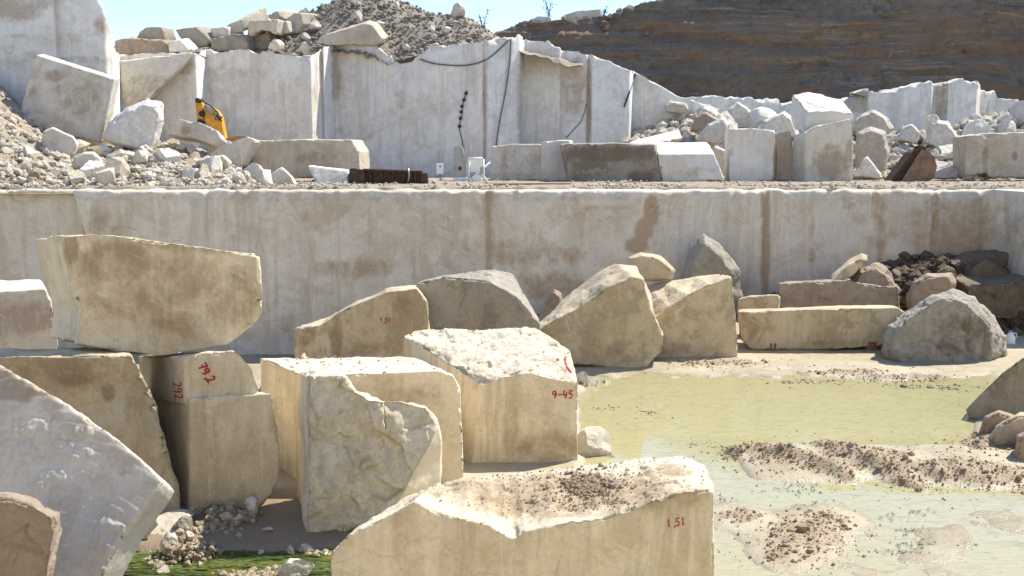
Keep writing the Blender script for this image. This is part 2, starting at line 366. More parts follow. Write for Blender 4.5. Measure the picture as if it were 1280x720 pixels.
# ---- hand-painted quarry numbers
GL = {'9': [[(.85, .75), (.5, .95), (.15, .8), (.2, .5), (.55, .45), (.85, .75), (.75, .3), (.45, 0)]],
      '4': [[(.3, 1), (.1, .4), (.9, .45)], [(.75, .8), (.55, 0)]],
      '5': [[(.9, .98), (.3, .95), (.2, .55), (.6, .6), (.8, .35), (.6, .05), (.15, .05)]],
      '1': [[(.5, 1), (.4, 0)]], '-': [[(.1, .45), (.9, .5)]], '.': [[(.45, .1), (.55, 0)]], ',': [[(.55, .15), (.4, -.15)]],
      '2': [[(.1, .8), (.45, 1), (.8, .8), (.6, .45), (.1, 0), (.9, .08)]],
      '7': [[(.1, .95), (.9, .95), (.4, 0)], [(.2, .5), (.8, .55)]],
      '(': [[(.3, 1), (.15, .75), (.35, .4), (.8, 0)]]}
def paint(o, text, x, y, h, ang=0., lw=.028, name='painted_number', label=None, adv=.85):
    me = o.data; bvh = BVHTree.FromPolygons([v.co+o.location for v in me.vertices], [p.vertices[:] for p in me.polygons])
    bm = bmesh.new(); ca, sa = math.cos(ang), math.sin(ang); cx = 0
    for chx in text:
        for st in GL[chx]:
            pts, nn = [], []
            for a, b in zip(st, st[1:]):
                k = 5
                for j in range(k): pts.append((a[0]+(b[0]-a[0])*j/k, a[1]+(b[1]-a[1])*j/k))
            pts.append(st[-1]); out = []
            for (u, w) in pts:
                dx = (cx+u*.62)*h; dy = -w*h
                hit = bvh.ray_cast(cam.location, ray(x+dx*ca-dy*sa, y+dx*sa+dy*ca).normalized())
                if hit[0] is not None: out.append(hit[0]+hit[1]*.004); nn.append(hit[1])
            if len(out) > 1:
                tube(bm, out, [lw*random.uniform(.55, 1.1) for _ in out], 6, flat=nn)
        cx += adv*(.45 if chx in '.,' else .8)
    return child(name, bm_mesh(name, bm, True), PAINT, o)

# ------------------------------------------------------------------ light
W = bpy.data.worlds.new('World'); S.world = W; W.use_nodes = True; wn = NT(W.node_tree); W.node_tree.nodes.clear()
SUN = Vector((.64, .38, 1.)).normalized()
el = math.asin(SUN.z); az = math.atan2(SUN.x, SUN.y)
sky = wn.n('ShaderNodeTexSky', sky_type='NISHITA', sun_disc=False, sun_elevation=el, sun_rotation=az, altitude=1500, air_density=1.0, dust_density=.0, ozone_density=3.5)
bg = wn.n('ShaderNodeBackground', i_Strength=.135); W.node_tree.links.new(sky.outputs[0], bg.inputs[0])
W.node_tree.links.new(bg.outputs[0], wn.n('ShaderNodeOutputWorld').inputs[0])
sl = bpy.data.lights.new('sun', 'SUN'); sl.energy = 3.7; sl.angle = math.radians(.5); sl.color = (1, .94, .82)
so = bpy.data.objects.new('sun', sl); COL.objects.link(so); so.rotation_euler = (-SUN).to_track_quat('-Z', 'Y').to_euler(); so.location = SUN*200
S.view_settings.view_transform = 'Standard'; S.view_settings.look = 'None'; S.view_settings.exposure = 1.13; S.view_settings.gamma = 1

# ------------------------------------------------------------------ ground, water
def axis(parts):
    out = []
    for a, b, s in parts: out.append(np.arange(a, b, s))
    return np.concatenate(out)
MOUNDS = [(922, 566, 26, 9, .15), (985, 578, 40, 11, .13), (1040, 592, 40, 8, .10), (1062, 572, 34, 7, .16), (1105, 574, 34, 8, .11),
          (1150, 590, 60, 8, .07), (1195, 594, 42, 13, .12), (1245, 600, 50, 14, .12), (1235, 560, 40, 12, .16), (1010, 672, 62, 32, .065), (985, 695, 45, 20, .05), (1035, 655, 40, 18, .05),
          *[(1030+12*k, 560+5.2*k, 13, 5, .10) for k in range(11)], *[(955+13*k, 566+4.2*k, 13, 5, .10) for k in range(9)], *[(1085+13*k, 583+2.6*k, 13, 4, .08) for k in range(8)], (925, 648, 36, 12, .06), (765, 510, 26, 3, .07), (805, 516, 30, 2.5, .06), (1010, 478, 60, 3, .06), (1120, 474, 70, 4, .09), (1060, 468, 60, 3, .07), (1180, 484, 60, 3, .07), (900, 458, 90, 8, .05)]
xs = axis([(-3000, -200, 400), (-200, -40, 20), (-40, -14, 1.), (-14, 20, .085), (20, 40, 1.), (40, 200, 20), (200, 3001, 400)])
ys = axis([(-3000, -200, 400), (-200, -20, 20), (-20, 9, 1.), (9, 20, .075), (20, 37, .13), (37, 60, 1.), (60, 200, 20), (200, 3001, 400)])
X, Y = np.meshgrid(xs, ys); gv = np.stack([X.ravel(), Y.ravel(), np.zeros(X.size)], 1)
near = (gv[:, 1] > 5) & (gv[:, 1] < 60) & (np.abs(gv[:, 0]) < 40)
gx, gy = np.full(len(gv), -9e3), np.full(len(gv), -9e3); gx[near], gy[near] = proj(gv[near])
hh = .05+.05*fbm(gv*.7, 4)+.004*fbm(gv*4, 3)
wob = 26*fbm(gv*.8+3, 3); wob2 = 9*fbm(gv*1.1+7, 3)
pool = sstep(715, 745, gx+wob*.5)*sstep(462, 482, gy+wob2)
pool *= 1-sstep(1195, 1235, gx-.9*(gy-500)*0+wob*.4)*sstep(500, 530, gy)*sstep(620, 590, gy)
pool *= 1-.85*sstep(905, 960, gx+wob)*sstep(548, 560, gy+wob2*.4)*sstep(612, 598, gy+wob2*.4)
depth = .15-.092*sstep(600, 640, gy+wob2*2)
hh = hh-pool*depth-1.5*sstep(27, 31, gv[:, 1])*sstep(-1.8, -4.5, gv[:, 0])*near
shore = sstep(905, 730, gx)*sstep(545, 560, gy)*sstep(620, 570, gy)*sstep(700, 720, gx)
hh = hh+shore*.05
mud = np.zeros(len(gv))
for (x, y, rx, ry, a) in MOUNDS:
    g = np.exp(-(((gx-x+wob*.4)/rx)**2+((gy-y+wob2*.35)/ry)**2)*1.1); hh = hh+a*g*(1+.7*fbm(gv*2.5+x, 3)); mud = np.maximum(mud, g*min(1, a*11))
mud = mud*(1+.8*fbm(gv*3, 3)); _m = mud > .15; hh[_m] += np.clip(mud[_m], 0, 1)*(.06*worley(gv[_m]*4.5)[1]+.012*fbm(gv[_m]*6, 2))
# green ditch in front of the cut blocks and the trodden earth behind it
ditch = sstep(683, 694, gy+4*fbm(gv*1.5, 2))*sstep(110, 140, gx)*sstep(460, 430, gx); hh = hh-ditch*.16
dirt = sstep(470, 430, gx)*sstep(600, 630, gy)+sstep(1215, 1260, gx)*sstep(440, 430, gy)*0
dirt = np.clip(dirt+sstep(412, 395, gy)*sstep(300, 340, gx), 0, 1)
hh = hh+.016*np.tanh(hh/.006)*near
gv[:, 2] = np.where(near, hh, -.02)
gm, nt = mat('pale_quarry_mud'); N = NT(nt); co = N.n('ShaderNodeTexCoord').outputs['Object']
n1 = N.noise(co, .5, 6, .6, .4); n2 = N.noise(co, 5, 6, .7); n3 = N.noise(co, 26, 4, .7)
c = N.mix(N.ramp(N.m('ADD', N.m('MULTIPLY', n1, .6), N.m('MULTIPLY', n2, .4)), .36, .64), (.42, .36, .245), (.31, .25, .155))
c = N.mix(N.ramp(N.attr('dirt'), .2, .8), c, N.mix(n2, (.27, .20, .125), (.19, .135, .08)))
c = N.mix(N.ramp(N.m('ADD', N.attr('mud'), N.m('MULTIPLY', N.m('SUBTRACT', n2, .5), .8)), .30, .5), c, N.mix(N.ramp(n3, .35, .65), (.25, .185, .115), (.36, .28, .18)))
pos = N.n('ShaderNodeSeparateXYZ', i_0=co).outputs[2]
c = N.mix(N.m('MULTIPLY', N.ramp(N.m('ADD', pos, N.m('MULTIPLY', N.m('SUBTRACT', n2, .5), .05)), .045, .0), .45), c, (.235, .19, .12))
N.out(c, N.m('ADD', .22, N.m('MULTIPLY', N.ramp(pos, -.01, .10), .55)), N.m('ADD', n2, N.m('MULTIPLY', n3, .5)), .6, .05)
gmesh = mesh_np('ground', gv, quads(len(xs), len(ys)), {'mud': mud, 'dirt': dirt})
tag(link('ground', gmesh, gm), kind='structure')
GH = hh.reshape(X.shape)
def ground_h(x, y):
    i = min(max(np.searchsorted(ys, y), 1), len(ys)-1); j = min(max(np.searchsorted(xs, x), 1), len(xs)-1)
    return float(GH[i, j])

def watermat(name, a, b, c, f1, rough=.07, streak=False):
    m, nt = mat(name); N = NT(nt); co = N.n('ShaderNodeTexCoord').outputs['Object']
    n1 = N.noise(N.scale(co, (.7, 1.6, 1)), .55, 6, .6, .8); n2 = N.noise(N.scale(co, (1, 2.4, 1)), 2.2, 6, .65, 1.)
    yy = N.n('ShaderNodeSeparateXYZ', i_0=co).outputs[1]
    far = N.ramp(N.m('ADD', yy, N.m('MULTIPLY', N.m('SUBTRACT', n1, .5), 9.)), f1[0], f1[1])
    col = N.mix(far, a, b)
    col = N.mix(N.m('MULTIPLY', N.ramp(n2, .5, .68), .6), col, c)
    col = N.mix(N.m('MULTIPLY', N.ramp(N.noise(N.scale(co, (.5, 1.6, 1)), 9, 7, .75, 1.), .5, .66), .55), col, tuple(x*.55 for x in c))
    h = N.noise(N.scale(co, (1., 2.2, 1)), 7., 4, .6)
    N.out(col, N.m('ADD', rough, N.m('MULTIPLY', N.ramp(n2, .5, .62), .10)), h, .025, .02, i_IOR=1.34); return m
WATER = watermat('milky_pool_water', (.37, .325, .185), (.36, .33, .175), (.275, .255, .115), (14.8, 18.5), .035)
GREEN = watermat('algae_ditch_water', (.06, .075, .012), (.14, .155, .03), (.03, .04, .008), (13.5, 15.), .3)
def sheet(name, m, x0, x1, y0, y1, z):
    me = mesh_np(name, [(x0, y0, z), (x1, y0, z), (x1, y1, z), (x0, y1, z)], [(0, 1, 2, 3)]); return tag(link(name, me, m), kind='structure')
sheet('water', WATER, .2, 26, 6, 36, .0)
sheet('ditch_water', GREEN, -8, -1.55, 10.5, 15.6, -.025)

# ------------------------------------------------------------------ lower quarry face and the terrace on top of it
YW = 36.
def wx(px): return P(px, 300, YW).x
zz = np.arange(-1.95, LEDGE-.001, .085); tx = np.arange(-26, 34, .085)
def tface(x, z, sh=(0,)):
    p = np.stack([x, z*0+3, z], 1); y = np.full(len(x), YW)
    # left bay is set back behind a slanting break
    brk = wx(92)+(LEDGE-z)*.28+.15*fbm(p*1.5, 3)
    y = y+.9*sstep(0.05, -.25, x-brk)
    for pxg, w, d in ((258, .06, .10), (607, .09, .07), (1093, .05, .12), (1168, .05, .15), (1230, .05, .09), (430, .03, .03), (800, .03, .03), (345, .03, .04), (530, .03, .04), (722, .03, .04), (885, .03, .04), (1015, .03, .05)):
        c = wx(pxg)+.05*fbm(p*.8+pxg, 2)*(3 if pxg > 1000 else 1); y = y+d*np.exp(-((x-c)/w)**2)
    for pxg, d in ((258, .10), (612, -.08), (955, .16), (1093, -.10), (1168, .14), (1230, .05)): y = y+d*sstep(-.06, .06, x-wx(pxg))
    y = y-5.2*sstep(17.35, 17.6, x+.2*fbm(p*.7, 2))           # the face turns the corner outside the picture
    y = y+.05*fbm(p*.5, 3)+.012*fbm(p*3, 3)
    # crumbled lip
    lip = sstep(LEDGE-.24, LEDGE, z+.45*fbm(p*np.array([.8, 1, .3])+8, 4)-.20)
    _, w = worley(p*2.3)
    sp_ = sstep(-.05, .05, z-(LEDGE-.08-1.0*np.clip(fbm(np.stack([x*.75, z*0, z*.25], 1)+40, 4)+.05, 0, 1)-.25*w*sstep(-.1, .2, fbm(p*.5+9, 2))))
    y = y+lip*(.04+.16*fbm(p*2.6, 5))+sp_*(.09+.03*fbm(p*3, 4))
    lip = np.maximum(lip*.6, sp_*.75)
    return y, lip
XX, ZZ = np.meshgrid(tx, zz); fx, fz = XX.ravel(), ZZ.ravel(); fy, lip = tface(fx, fz)
topz = LEDGE+.08*fbm(np.stack([tx, tx*0, tx*0], 1)*1.1, 5)
fz = fz+np.repeat([np.clip((zz-3.6)/(LEDGE-3.6), 0, 1)], 1, 0).T.repeat(len(tx), 1).ravel()*np.tile(topz-LEDGE, len(zz))
rows = [np.stack([fx, fy, fz], 1)]; lastY = fy.reshape(XX.shape)[-1]
depths = np.concatenate([np.arange(.1, 1.5, .12), np.arange(1.6, 14, .45), [18, 24, 34, 44, 60]])
for d in depths:
    y = np.maximum(lastY, 30)*(1-min(1, d/1.5))+(YW+0*lastY)*min(1, d/1.5)+d if False else lastY+d
    p = np.stack([tx, y, tx*0], 1)
    rows.append(np.stack([tx, y, topz*max(0, 1-d)+(LEDGE*min(1, d))+.09*fbm(p*1.2, 4)+.02*fbm(p*5, 2)], 1))
tv = np.concatenate(rows); L2 = np.concatenate([lip*.7, np.full(len(tx)*len(depths), .15)])
# mineral bands, rust patches, the open break, and shade painted over the right end
px, py = proj(tv); band_and_shade = np.zeros(len(tv))
for (x, y, rx, ry, a) in [(1220, 300, 130, 70, .62), (345, 300, 4, 200, .4), (530, 300, 4, 200, .35), (722, 300, 5, 200, .4), (885, 300, 4, 200, .35), (1015, 300, 5, 200, .4), (500, 247, 500, 7, .35), (612, 300, 7, 200, .85), (957, 290, 7, 140, 1.), (814, 264, 10, 24, 1.4), (805, 288, 14, 18, 1.3), (796, 307, 18, 12, 1.2), (740, 260, 60, 5, .5), (450, 335, 70, 18, .6),  # opening entry is the shade painted on the right end
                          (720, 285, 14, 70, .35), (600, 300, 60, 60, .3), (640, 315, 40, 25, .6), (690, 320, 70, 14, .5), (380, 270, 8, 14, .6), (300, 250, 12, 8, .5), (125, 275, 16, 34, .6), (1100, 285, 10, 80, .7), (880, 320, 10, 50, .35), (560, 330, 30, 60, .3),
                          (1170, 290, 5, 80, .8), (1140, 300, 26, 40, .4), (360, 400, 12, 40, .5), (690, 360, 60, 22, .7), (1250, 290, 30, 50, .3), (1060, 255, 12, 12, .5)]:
    band_and_shade = np.maximum(band_and_shade, a*np.clip(1.2-((px-x)/rx)**2-((py-y)/ry)**2, 0, 1))
band_and_shade[len(fx):] = .22+.35*fbm(tv[len(fx):]*.8, 3)
tag(link('quarry_terrace', mesh_np('quarry_terrace', tv, quads(len(tx), len(zz)+len(depths)), {'rough': np.clip(L2, 0, 1), 'stain': band_and_shade}), WALL), kind='structure')

# trodden dirt lying on the terrace
tfx = np.arange(-26, 34, .12); tfy = np.concatenate([np.arange(36.05, 38.5, .08), np.arange(38.5, 56, .4)])
BX, BY = np.meshgrid(tfx, tfy); v = np.stack([BX.ravel(), BY.ravel(), np.zeros(BX.size)], 1)
v[:, 2] = LEDGE+.09-.45*sstep(36.65, 36.2, v[:, 1]+.95*fbm(v*.8, 5))+.05*fbm(v*1.3, 4)+.03*worley(v*np.array([3, 3, 0]))[1]
fyt = np.tile(tface(tfx, np.full(len(tfx), LEDGE-.02))[0], len(tfy)); v[:, 2] -= .3*sstep(.30, .10, v[:, 1]-fyt); qf = quads(len(tfx), len(tfy)); qf = qf[(v[:, 1]-fyt > .12)[qf].all(1)]
tag(link('terrace_floor', mesh_np('terrace_floor', v, qf), RUBMAT), kind='structure')

# ------------------------------------------------------------------ upper sawn face
def facewall(name, line, base, m, back=8., stains=(), step=.11, jag=.15, tilt=0., bdx=0.):
    xs_, Ys_, tz = [], [], []
    for (px_, Y_, ty) in line:
        q = P(px_, ty, Y_); xs_.append(q.x); Ys_.append(Y_); tz.append(q.z)
    xs_, Ys_, tz = map(np.array, (xs_, Ys_, tz)); L = np.concatenate([[0], np.cumsum(np.hypot(np.diff(xs_), np.diff(Ys_)))])
    s = np.arange(0, L[-1], step); x = np.interp(s, L, xs_); y = np.interp(s, L, Ys_); t = np.interp(s, L, tz)
    q = np.stack([s, s*0, s*0], 1); _, w = worley(q*.8+2)
    t = t+jag*(.5*fbm(q*2.5, 4)+.9*w)
    nv = int((t.max()-base)/step)+2; vv = np.linspace(0, 1, nv)
    ny = np.gradient(x, s); nx = -np.gradient(y, s)          # outward: toward the camera
    rows, lp = [], []
    for k in vv:
        z = base+(t-base)*k; p = np.stack([x, y, z], 1)
        lipk = sstep(.965, 1., k+.06*fbm(p*.9, 3)-.01)
        off = .05*fbm(p*.5, 3)+.02*fbm(p*2.5, 2)-lipk*(.08+.35*fbm(p*1.6, 3))
        rows.append(np.stack([x-nx*off*-1*0, y-off+tilt*(z-base), z], 1)); lp.append(lipk)
    for d in (.3, .7, 1.3, 2.2, 3.5, back):
        p = np.stack([x, y+d, t], 1); rows.append(np.stack([x+bdx*d, y+d+tilt*(t-base)+.3, t+.25*fbm(p*.9, 4)], 1)); lp.append(np.ones(len(x)))
    v = np.concatenate(rows); px_, py_ = proj(v); b = np.zeros(len(v))
    for (X0, Y0, rx, ry, a) in stains: b = np.maximum(b, a*np.clip(1.2-((px_-X0)/rx)**2-((py_-Y0)/ry)**2, 0, 1))
    return tag(link(name, mesh_np(name, v, quads(len(s), len(rows)), {'rough': np.concatenate(lp), 'stain': b}), m), kind='structure')
facewall('sawn_rock_face', [(120, 53.5, 72), (146, 53, 70), (150, 53, 70), (242, 51.6, 65), (244, 51.6, 65), (257, 53.6, 64), (300, 53.4, 64), (386, 52.2, 69), (388, 52.2, 69), (402, 53.7, 62), (404, 53.4, 60), (418, 55.2, 57),
    (440, 55, 52), (470, 54.8, 56), (500, 54.5, 80), (515, 54.4, 76), (540, 54.2, 58), (603, 53.6, 53), (605, 53.75, 50), (608, 53.5, 49), (640, 54.2, 45), (650, 54.6, 46), (656, 56.2, 48), (700, 55.8, 58), (702, 56.1, 63), (733, 55.8, 68), (736, 56.1, 68), (740, 55.6, 68), (785, 56.3, 86), (788, 56.4, 88), (792, 58.2, 90), (820, 58, 104), (850, 58, 122), (900, 58.5, 135)],
    LEDGE-.3, WALL2, 9., [(395, 130, 5, 90, .6), (420, 100, 8, 40, .8), (606, 140, 4, 90, .8), (650, 140, 5, 90, .7), (718, 110, 22, 50, .7), (738, 130, 3, 60, .7), (655, 80, 6, 40, .5), (520, 140, 50, 14, .35), (450, 165, 40, 14, .3), (230, 85, 40, 10, .45), (160, 120, 10, 60, .6), (290, 90, 40, 16, .35), (500, 110, 10, 40, .4)])
facewall('high_rock_face', [(-260, 47.5, -190), (-60, 47.5, -150), (0, 47.5, -130), (64, 47.4, -50), (65.5, 47.75, -48), (90, 47.5, -20), (124, 47.3, 0), (131, 47.4, 14), (134, 47.6, 30), (141, 47.8, 46), (141.5, 48.2, 60), (145, 49.5, 66), (150, 53, 69)], LEDGE-.3, WALL2, 10.,
    [(15, 10, 40, 22, .9), (30, 5, 50, 10, .7), (70, 50, 45, 12, .4), (110, 75, 60, 6, .5), (20, 70, 40, 20, .4), (130, 30, 14, 20, .8), (20, 45, 20, 4, .7)], step=.14, jag=.25, bdx=-.75)
facewall('far_rock_face', [(840, 70, 128), (880, 70, 121), (905, 70, 123), (940, 70.5, 122), (975, 72, 128), (1020, 72, 128), (1084, 72, 118), (1086, 68, 112), (1100, 68, 115), (1130, 67.8, 109), (1165, 67.5, 103), (1167, 68.2, 104), (1184, 68.2, 106), (1186, 67.4, 104), (1205, 67.3, 98), (1222, 67.6, 104), (1226, 69.5, 108), (1240, 70.5, 118), (1300, 71, 135)],
    LEDGE-.3, WALL2, 3., [(1175, 125, 10, 40, .7), (1230, 130, 8, 30, .6)], step=.13, jag=.3)

# ------------------------------------------------------------------ hills: grey spoil on the bench, brown overburden cliff behind
def spline(x, ptsx, ptsy): return np.interp(x, ptsx, ptsy)
hx = np.arange(-30, 4, .22); hy = np.concatenate([np.arange(54.5, 64, .22), np.arange(64, 80, .8)])
HX, HY = np.meshgrid(hx, hy); hv = np.stack([HX.ravel(), HY.ravel(), np.zeros(HX.size)], 1)
RIDGE = [(-300, 60), (100, 62), (200, 60), (300, 56), (345, 40), (385, 22), (412, 6), (430, -2), (480, -3), (505, 2), (530, 14), (548, 20), (575, 22), (606, 33), (618, 45), (640, 60), (900, 90)]
LIPS = [(-300, 72), (150, 72), (244, 67), (386, 69), (418, 62), (470, 62), (505, 74), (540, 62), (605, 56), (640, 56), (900, 120)]
rxs = [P(a, b, 60.5).x for a, b in RIDGE]; rzs = [P(a, b, 60.5).z for a, b in RIDGE]
lxs = [P(a, b, 54.5).x for a, b in LIPS]; lzs = [P(a, b, 54.5).z for a, b in LIPS]
zr = np.interp(hv[:, 0], rxs, rzs); zl = np.interp(hv[:, 0]*54.5/60.5, lxs, lzs)-.3
t = np.clip((hv[:, 1]-54.8)/5.7, 0, 1); dn = np.clip((hv[:, 1]-61.5)/16, 0, 1)
_, w = worley(hv*np.array([.9, .9, 0])+3)
hv[:, 2] = zl+(zr-zl)*sstep(-.1, 1.05, t)**.9-dn*3.+(.28*fbm(hv*.8, 4)+.30*w*.6+.12*fbm(hv*3, 3))
tag(link('spoil_hill', mesh_np('spoil_hill', hv, quads(len(hx), len(hy))), SPOIL), kind='structure')
def spoil_h(x, y):
    i = int(np.clip(np.searchsorted(hy, y), 0, len(hy)-1)); j = int(np.clip(np.searchsorted(hx, x), 0, len(hx)-1)); return float(hv[i*len(hx)+j, 2])

CL = [(560, 70), (600, 48), (612, 44), (640, 34), (655, 26), (680, 28), (700, 25), (730, 22), (752, 21), (775, 15), (800, 5), (830, 0), (870, -18), (950, -42), (1100, -60), (1400, -90), (1700, -90)]
YC = 79.; crest = [P(a, b, YC+5.2) for a, b in CL]
cxs = np.arange(-8, 66, .2); ctop = np.interp(cxs, [p.x for p in crest], [p.z for p in crest]); cbase = LEDGE-.5
rows = []; vv = np.linspace(0, 1, 110)
for k in vv:
    z = cbase+(ctop-cbase)*k; p = np.stack([cxs, cxs*0+YC, z], 1)
    strat = .85*fbm(np.stack([cxs*.05, z*0, z*.75+.6*fbm(p*.07, 3)*3], 1), 4)+.22*fbm(np.stack([cxs*.14, z*0+5, z*2.2], 1), 3)
    gul = 1.1*ridged(np.stack([cxs*.22, z*0, z*.08], 1), 4)+.35*ridged(p*.5, 4)+.22*worley(p*np.array([.8, 1, 1.3]))[1]
    under = 2.2*sstep(6.5, 3.2, z-cbase+.8*fbm(p*.15, 2))
    rows.append(np.stack([cxs, YC+4.6*k+1.3*fbm(p*.12, 3)+strat+.5*gul+under+.14*fbm(p*.6, 5)+.14*worley(p*1.1)[1]+.05*fbm(p*2.4, 3), z+.05*fbm(p*.9, 3)*k], 1))
for d in (.6, 1.5, 3, 6, 14, 40, 120):
    p = np.stack([cxs, cxs*0+d, cxs*0], 1); rows.append(np.stack([cxs, YC+4.6+d+.4+1.3*fbm(np.stack([cxs, cxs*0+YC, ctop], 1)*.12, 3), ctop+.35*fbm(p*.5, 4)+.04*d], 1))
tag(link('overburden_cliff', mesh_np('overburden_cliff', np.concatenate(rows), quads(len(cxs), len(rows)), ), CLIFF), kind='structure')

CLIFFV = np.concatenate(rows); CLN = len(cxs)
# ------------------------------------------------------------------ rubble banks on the terrace
def bank(name, prof, y0, y1, x0, x1, step=.2, shift=0., m=None):
    bx = np.arange(x0, x1, step); by = np.arange(y0-.6, y1+6, step); BX, BY = np.meshgrid(bx, by)
    v = np.stack([BX.ravel(), BY.ravel(), np.zeros(BX.size)], 1)
    sx = [P(a, b, y1).x*1. for a, b in prof]; sz = [P(a, b, y1).z for a, b in prof]
    ang = v[:, 0]*y1/v[:, 1]
    h = np.maximum(np.interp(ang, sx, sz)-LEDGE, 0); t = np.clip((v[:, 1]-y0)/(y1-y0), 0, 1)
    _, w = worley(v*np.array([1.1, 1.1, 0])+9)
    v[:, 2] = LEDGE-.15+h*t**.85+np.minimum(h*t+.05, 1)*(.3*fbm(v*.8, 4)+.28*w+.1*fbm(v*3, 3))
    tag(link(name, mesh_np(name, v, quads(len(bx), len(by))), m or RUBMAT), kind='structure')
    Hh = v[:, 2].reshape(BX.shape)
    return lambda x, y: float(Hh[int(np.clip(np.searchsorted(by, y), 0, len(by)-1)), int(np.clip(np.searchsorted(bx, x), 0, len(bx)-1))])
left_h = bank('rubble_bank', [(-400, 60), (-60, 85), (0, 108), (28, 135), (60, 165), (110, 185), (150, 182), (200, 178), (250, 186), (290, 196), (325, 212), (350, 226), (900, 228)], 37.2, 46.2, -27, -8, m=RUBMAT)
right_h = bank('rubble_slope', [(-300, 235), (690, 225), (705, 185), (760, 176), (810, 158), (850, 140), (880, 150), (920, 160), (1000, 160), (1080, 160), (1110, 165), (1150, 168), (1190, 160), (1225, 148), (1280, 140), (1700, 130)], 48.5, 59, 1.5, 38, m=SPOIL)

# ------------------------------------------------------------------ loose rock: a dozen shapes, copied
def rock_mesh(name, sub, cuts, flat, seed):
    r = np.random.default_rng(seed); bm = bmesh.new(); bmesh.ops.create_icosphere(bm, subdivisions=sub, radius=1)
    v = np.array([x.co[:] for x in bm.verts]); f = np.array([[x.index for x in p.verts] for p in bm.faces]); bm.free()
    v *= np.array([1, r.uniform(.7, .95), flat])
    for k in range(cuts):
        n = r.normal(size=3); n /= np.linalg.norm(n); d = r.uniform(.38, .66)*(flat if abs(n[2]) > .6 else 1)
        v -= n[None]*np.maximum(0, v@n-d)[:, None]
    v += (v/np.linalg.norm(v, axis=1)[:, None])*(.06*fbm(v*2.2+seed, 3)+.035*worley(v*3.2+seed)[1]+.025*fbm(v*7+seed, 3))[:, None]
    z0 = v[:, 2].min(); v -= [0, 0, z0]
    ext = max(v[:, 0].max()-v[:, 0].min(), v[:, 1].max()-v[:, 1].min()); v /= ext    # unit width
    up = sstep(.2, .6, fbm(v*3+seed, 3))*.8
    return mesh_np(name, v, f, {'rough': up, 'stain': np.zeros(len(v))}, smooth=False)
SHAPES = {'blocky': [rock_mesh('rock', 4, 11, .9, 100+i) for i in range(6)], 'flat': [rock_mesh('rock', 4, 10, .5, 200+i) for i in range(4)], 'jagged': [rock_mesh('rock', 4, 8, 1.15, 300+i) for i in range(4)]}
MATS = {'pale': PALE, 'white': WHITE, 'grey': GREY, 'tan': SAND, 'brown': RUST, 'dark': DARK}
for k in SHAPES:
    for me in SHAPES[k]: me.materials.append(CREAM)
ROCKS = []
def rock(loc, size, tone, shape, group, sq=(1, 1, 1), label=None, tilt=.35, name='rock', seat=.2):
    me = random.choice(SHAPES[shape]); o = bpy.data.objects.new(name, me); COL.objects.link(o)
    o.material_slots[0].link = 'OBJECT'; o.material_slots[0].material = MATS[tone]
    o.location = (loc[0], loc[1], loc[2]-seat*size*.5); o.scale = (size*sq[0], size*sq[1], size*sq[2])
    o.rotation_euler = (random.uniform(-tilt, tilt), random.uniform(-tilt, tilt), random.uniform(0, 6.28))
    tag(o, label, 'rock', group); ROCKS.append((o, size*max(sq), tone, shape, group, label)); return o
def prock(x, y, w, Y, tone, shape, group, h=1., label=None, tilt=.3):   # x, y: foot of the rock in the picture, w: width in picture
    q = P(x, y, Y); return rock(q, w/F*Y*1.12, tone, shape, group, (1, 1, h), label, tilt)
# clods and gravel: what nobody could count
_t = []
for i in range(8):
    bm = bmesh.new(); bmesh.ops.create_icosphere(bm, subdivisions=1, radius=.5); v = np.array([x.co[:] for x in bm.verts]); f = np.array([[x.index for x in p.verts] for p in bm.faces]); bm.free()
    r = np.random.default_rng(i); v = v*r.uniform(.6, 1.1, 3)
    for k in range(5):
        n = r.normal(size=3); n /= np.linalg.norm(n); v -= n[None]*np.maximum(0, v@n-r.uniform(.2, .36))[:, None]
    _t.append((v+r.normal(size=v.shape)*.03, f))
def clods(name, pts, sizes, m, label=None):
    vs, fs = [], []; k = 0
    for p, s in zip(pts, sizes):
        v, f = _t[random.randrange(8)]; a = random.uniform(0, 6.28); c, d = math.cos(a), math.sin(a)
        q = v*s; q = np.stack([q[:, 0]*c-q[:, 1]*d, q[:, 0]*d+q[:, 1]*c, q[:, 2]*.85], 1)+np.array(p)
        vs.append(q); fs.append(f+k); k += len(v)
    me = mesh_np(name, np.concatenate(vs), np.concatenate(fs), smooth=False)
    return tag(link(name, me, m), label, None, None, 'stuff')

# unseen sloping face added behind the camera to throw warm sunlight on the blocks
bxx = np.arange(-60, 60.1, 1.); bzz = np.arange(-.5, 22.1, .75); BX, BZ = np.meshgrid(bxx, bzz)
ov = np.stack([BX.ravel(), -5-.75*BZ.ravel(), BZ.ravel()], 1); ov[:, 1] += 1.2*fbm(ov*.12, 3)+.25*fbm(ov*.8, 3)
ov = np.concatenate([ov, np.stack([bxx, bxx*0-60, bxx*0+22.2], 1)])
tag(link('bounce_rock_face', mesh_np('bounce_rock_face', ov, quads(len(bxx), len(bzz)+1), {'rough': np.zeros(len(ov)), 'stain': np.zeros(len(ov))}), CREAM), kind='structure')

UP = (0, 0, 1); ALL = (0, 0, 0)
QB = 'quarry blocks stacked in the foreground'
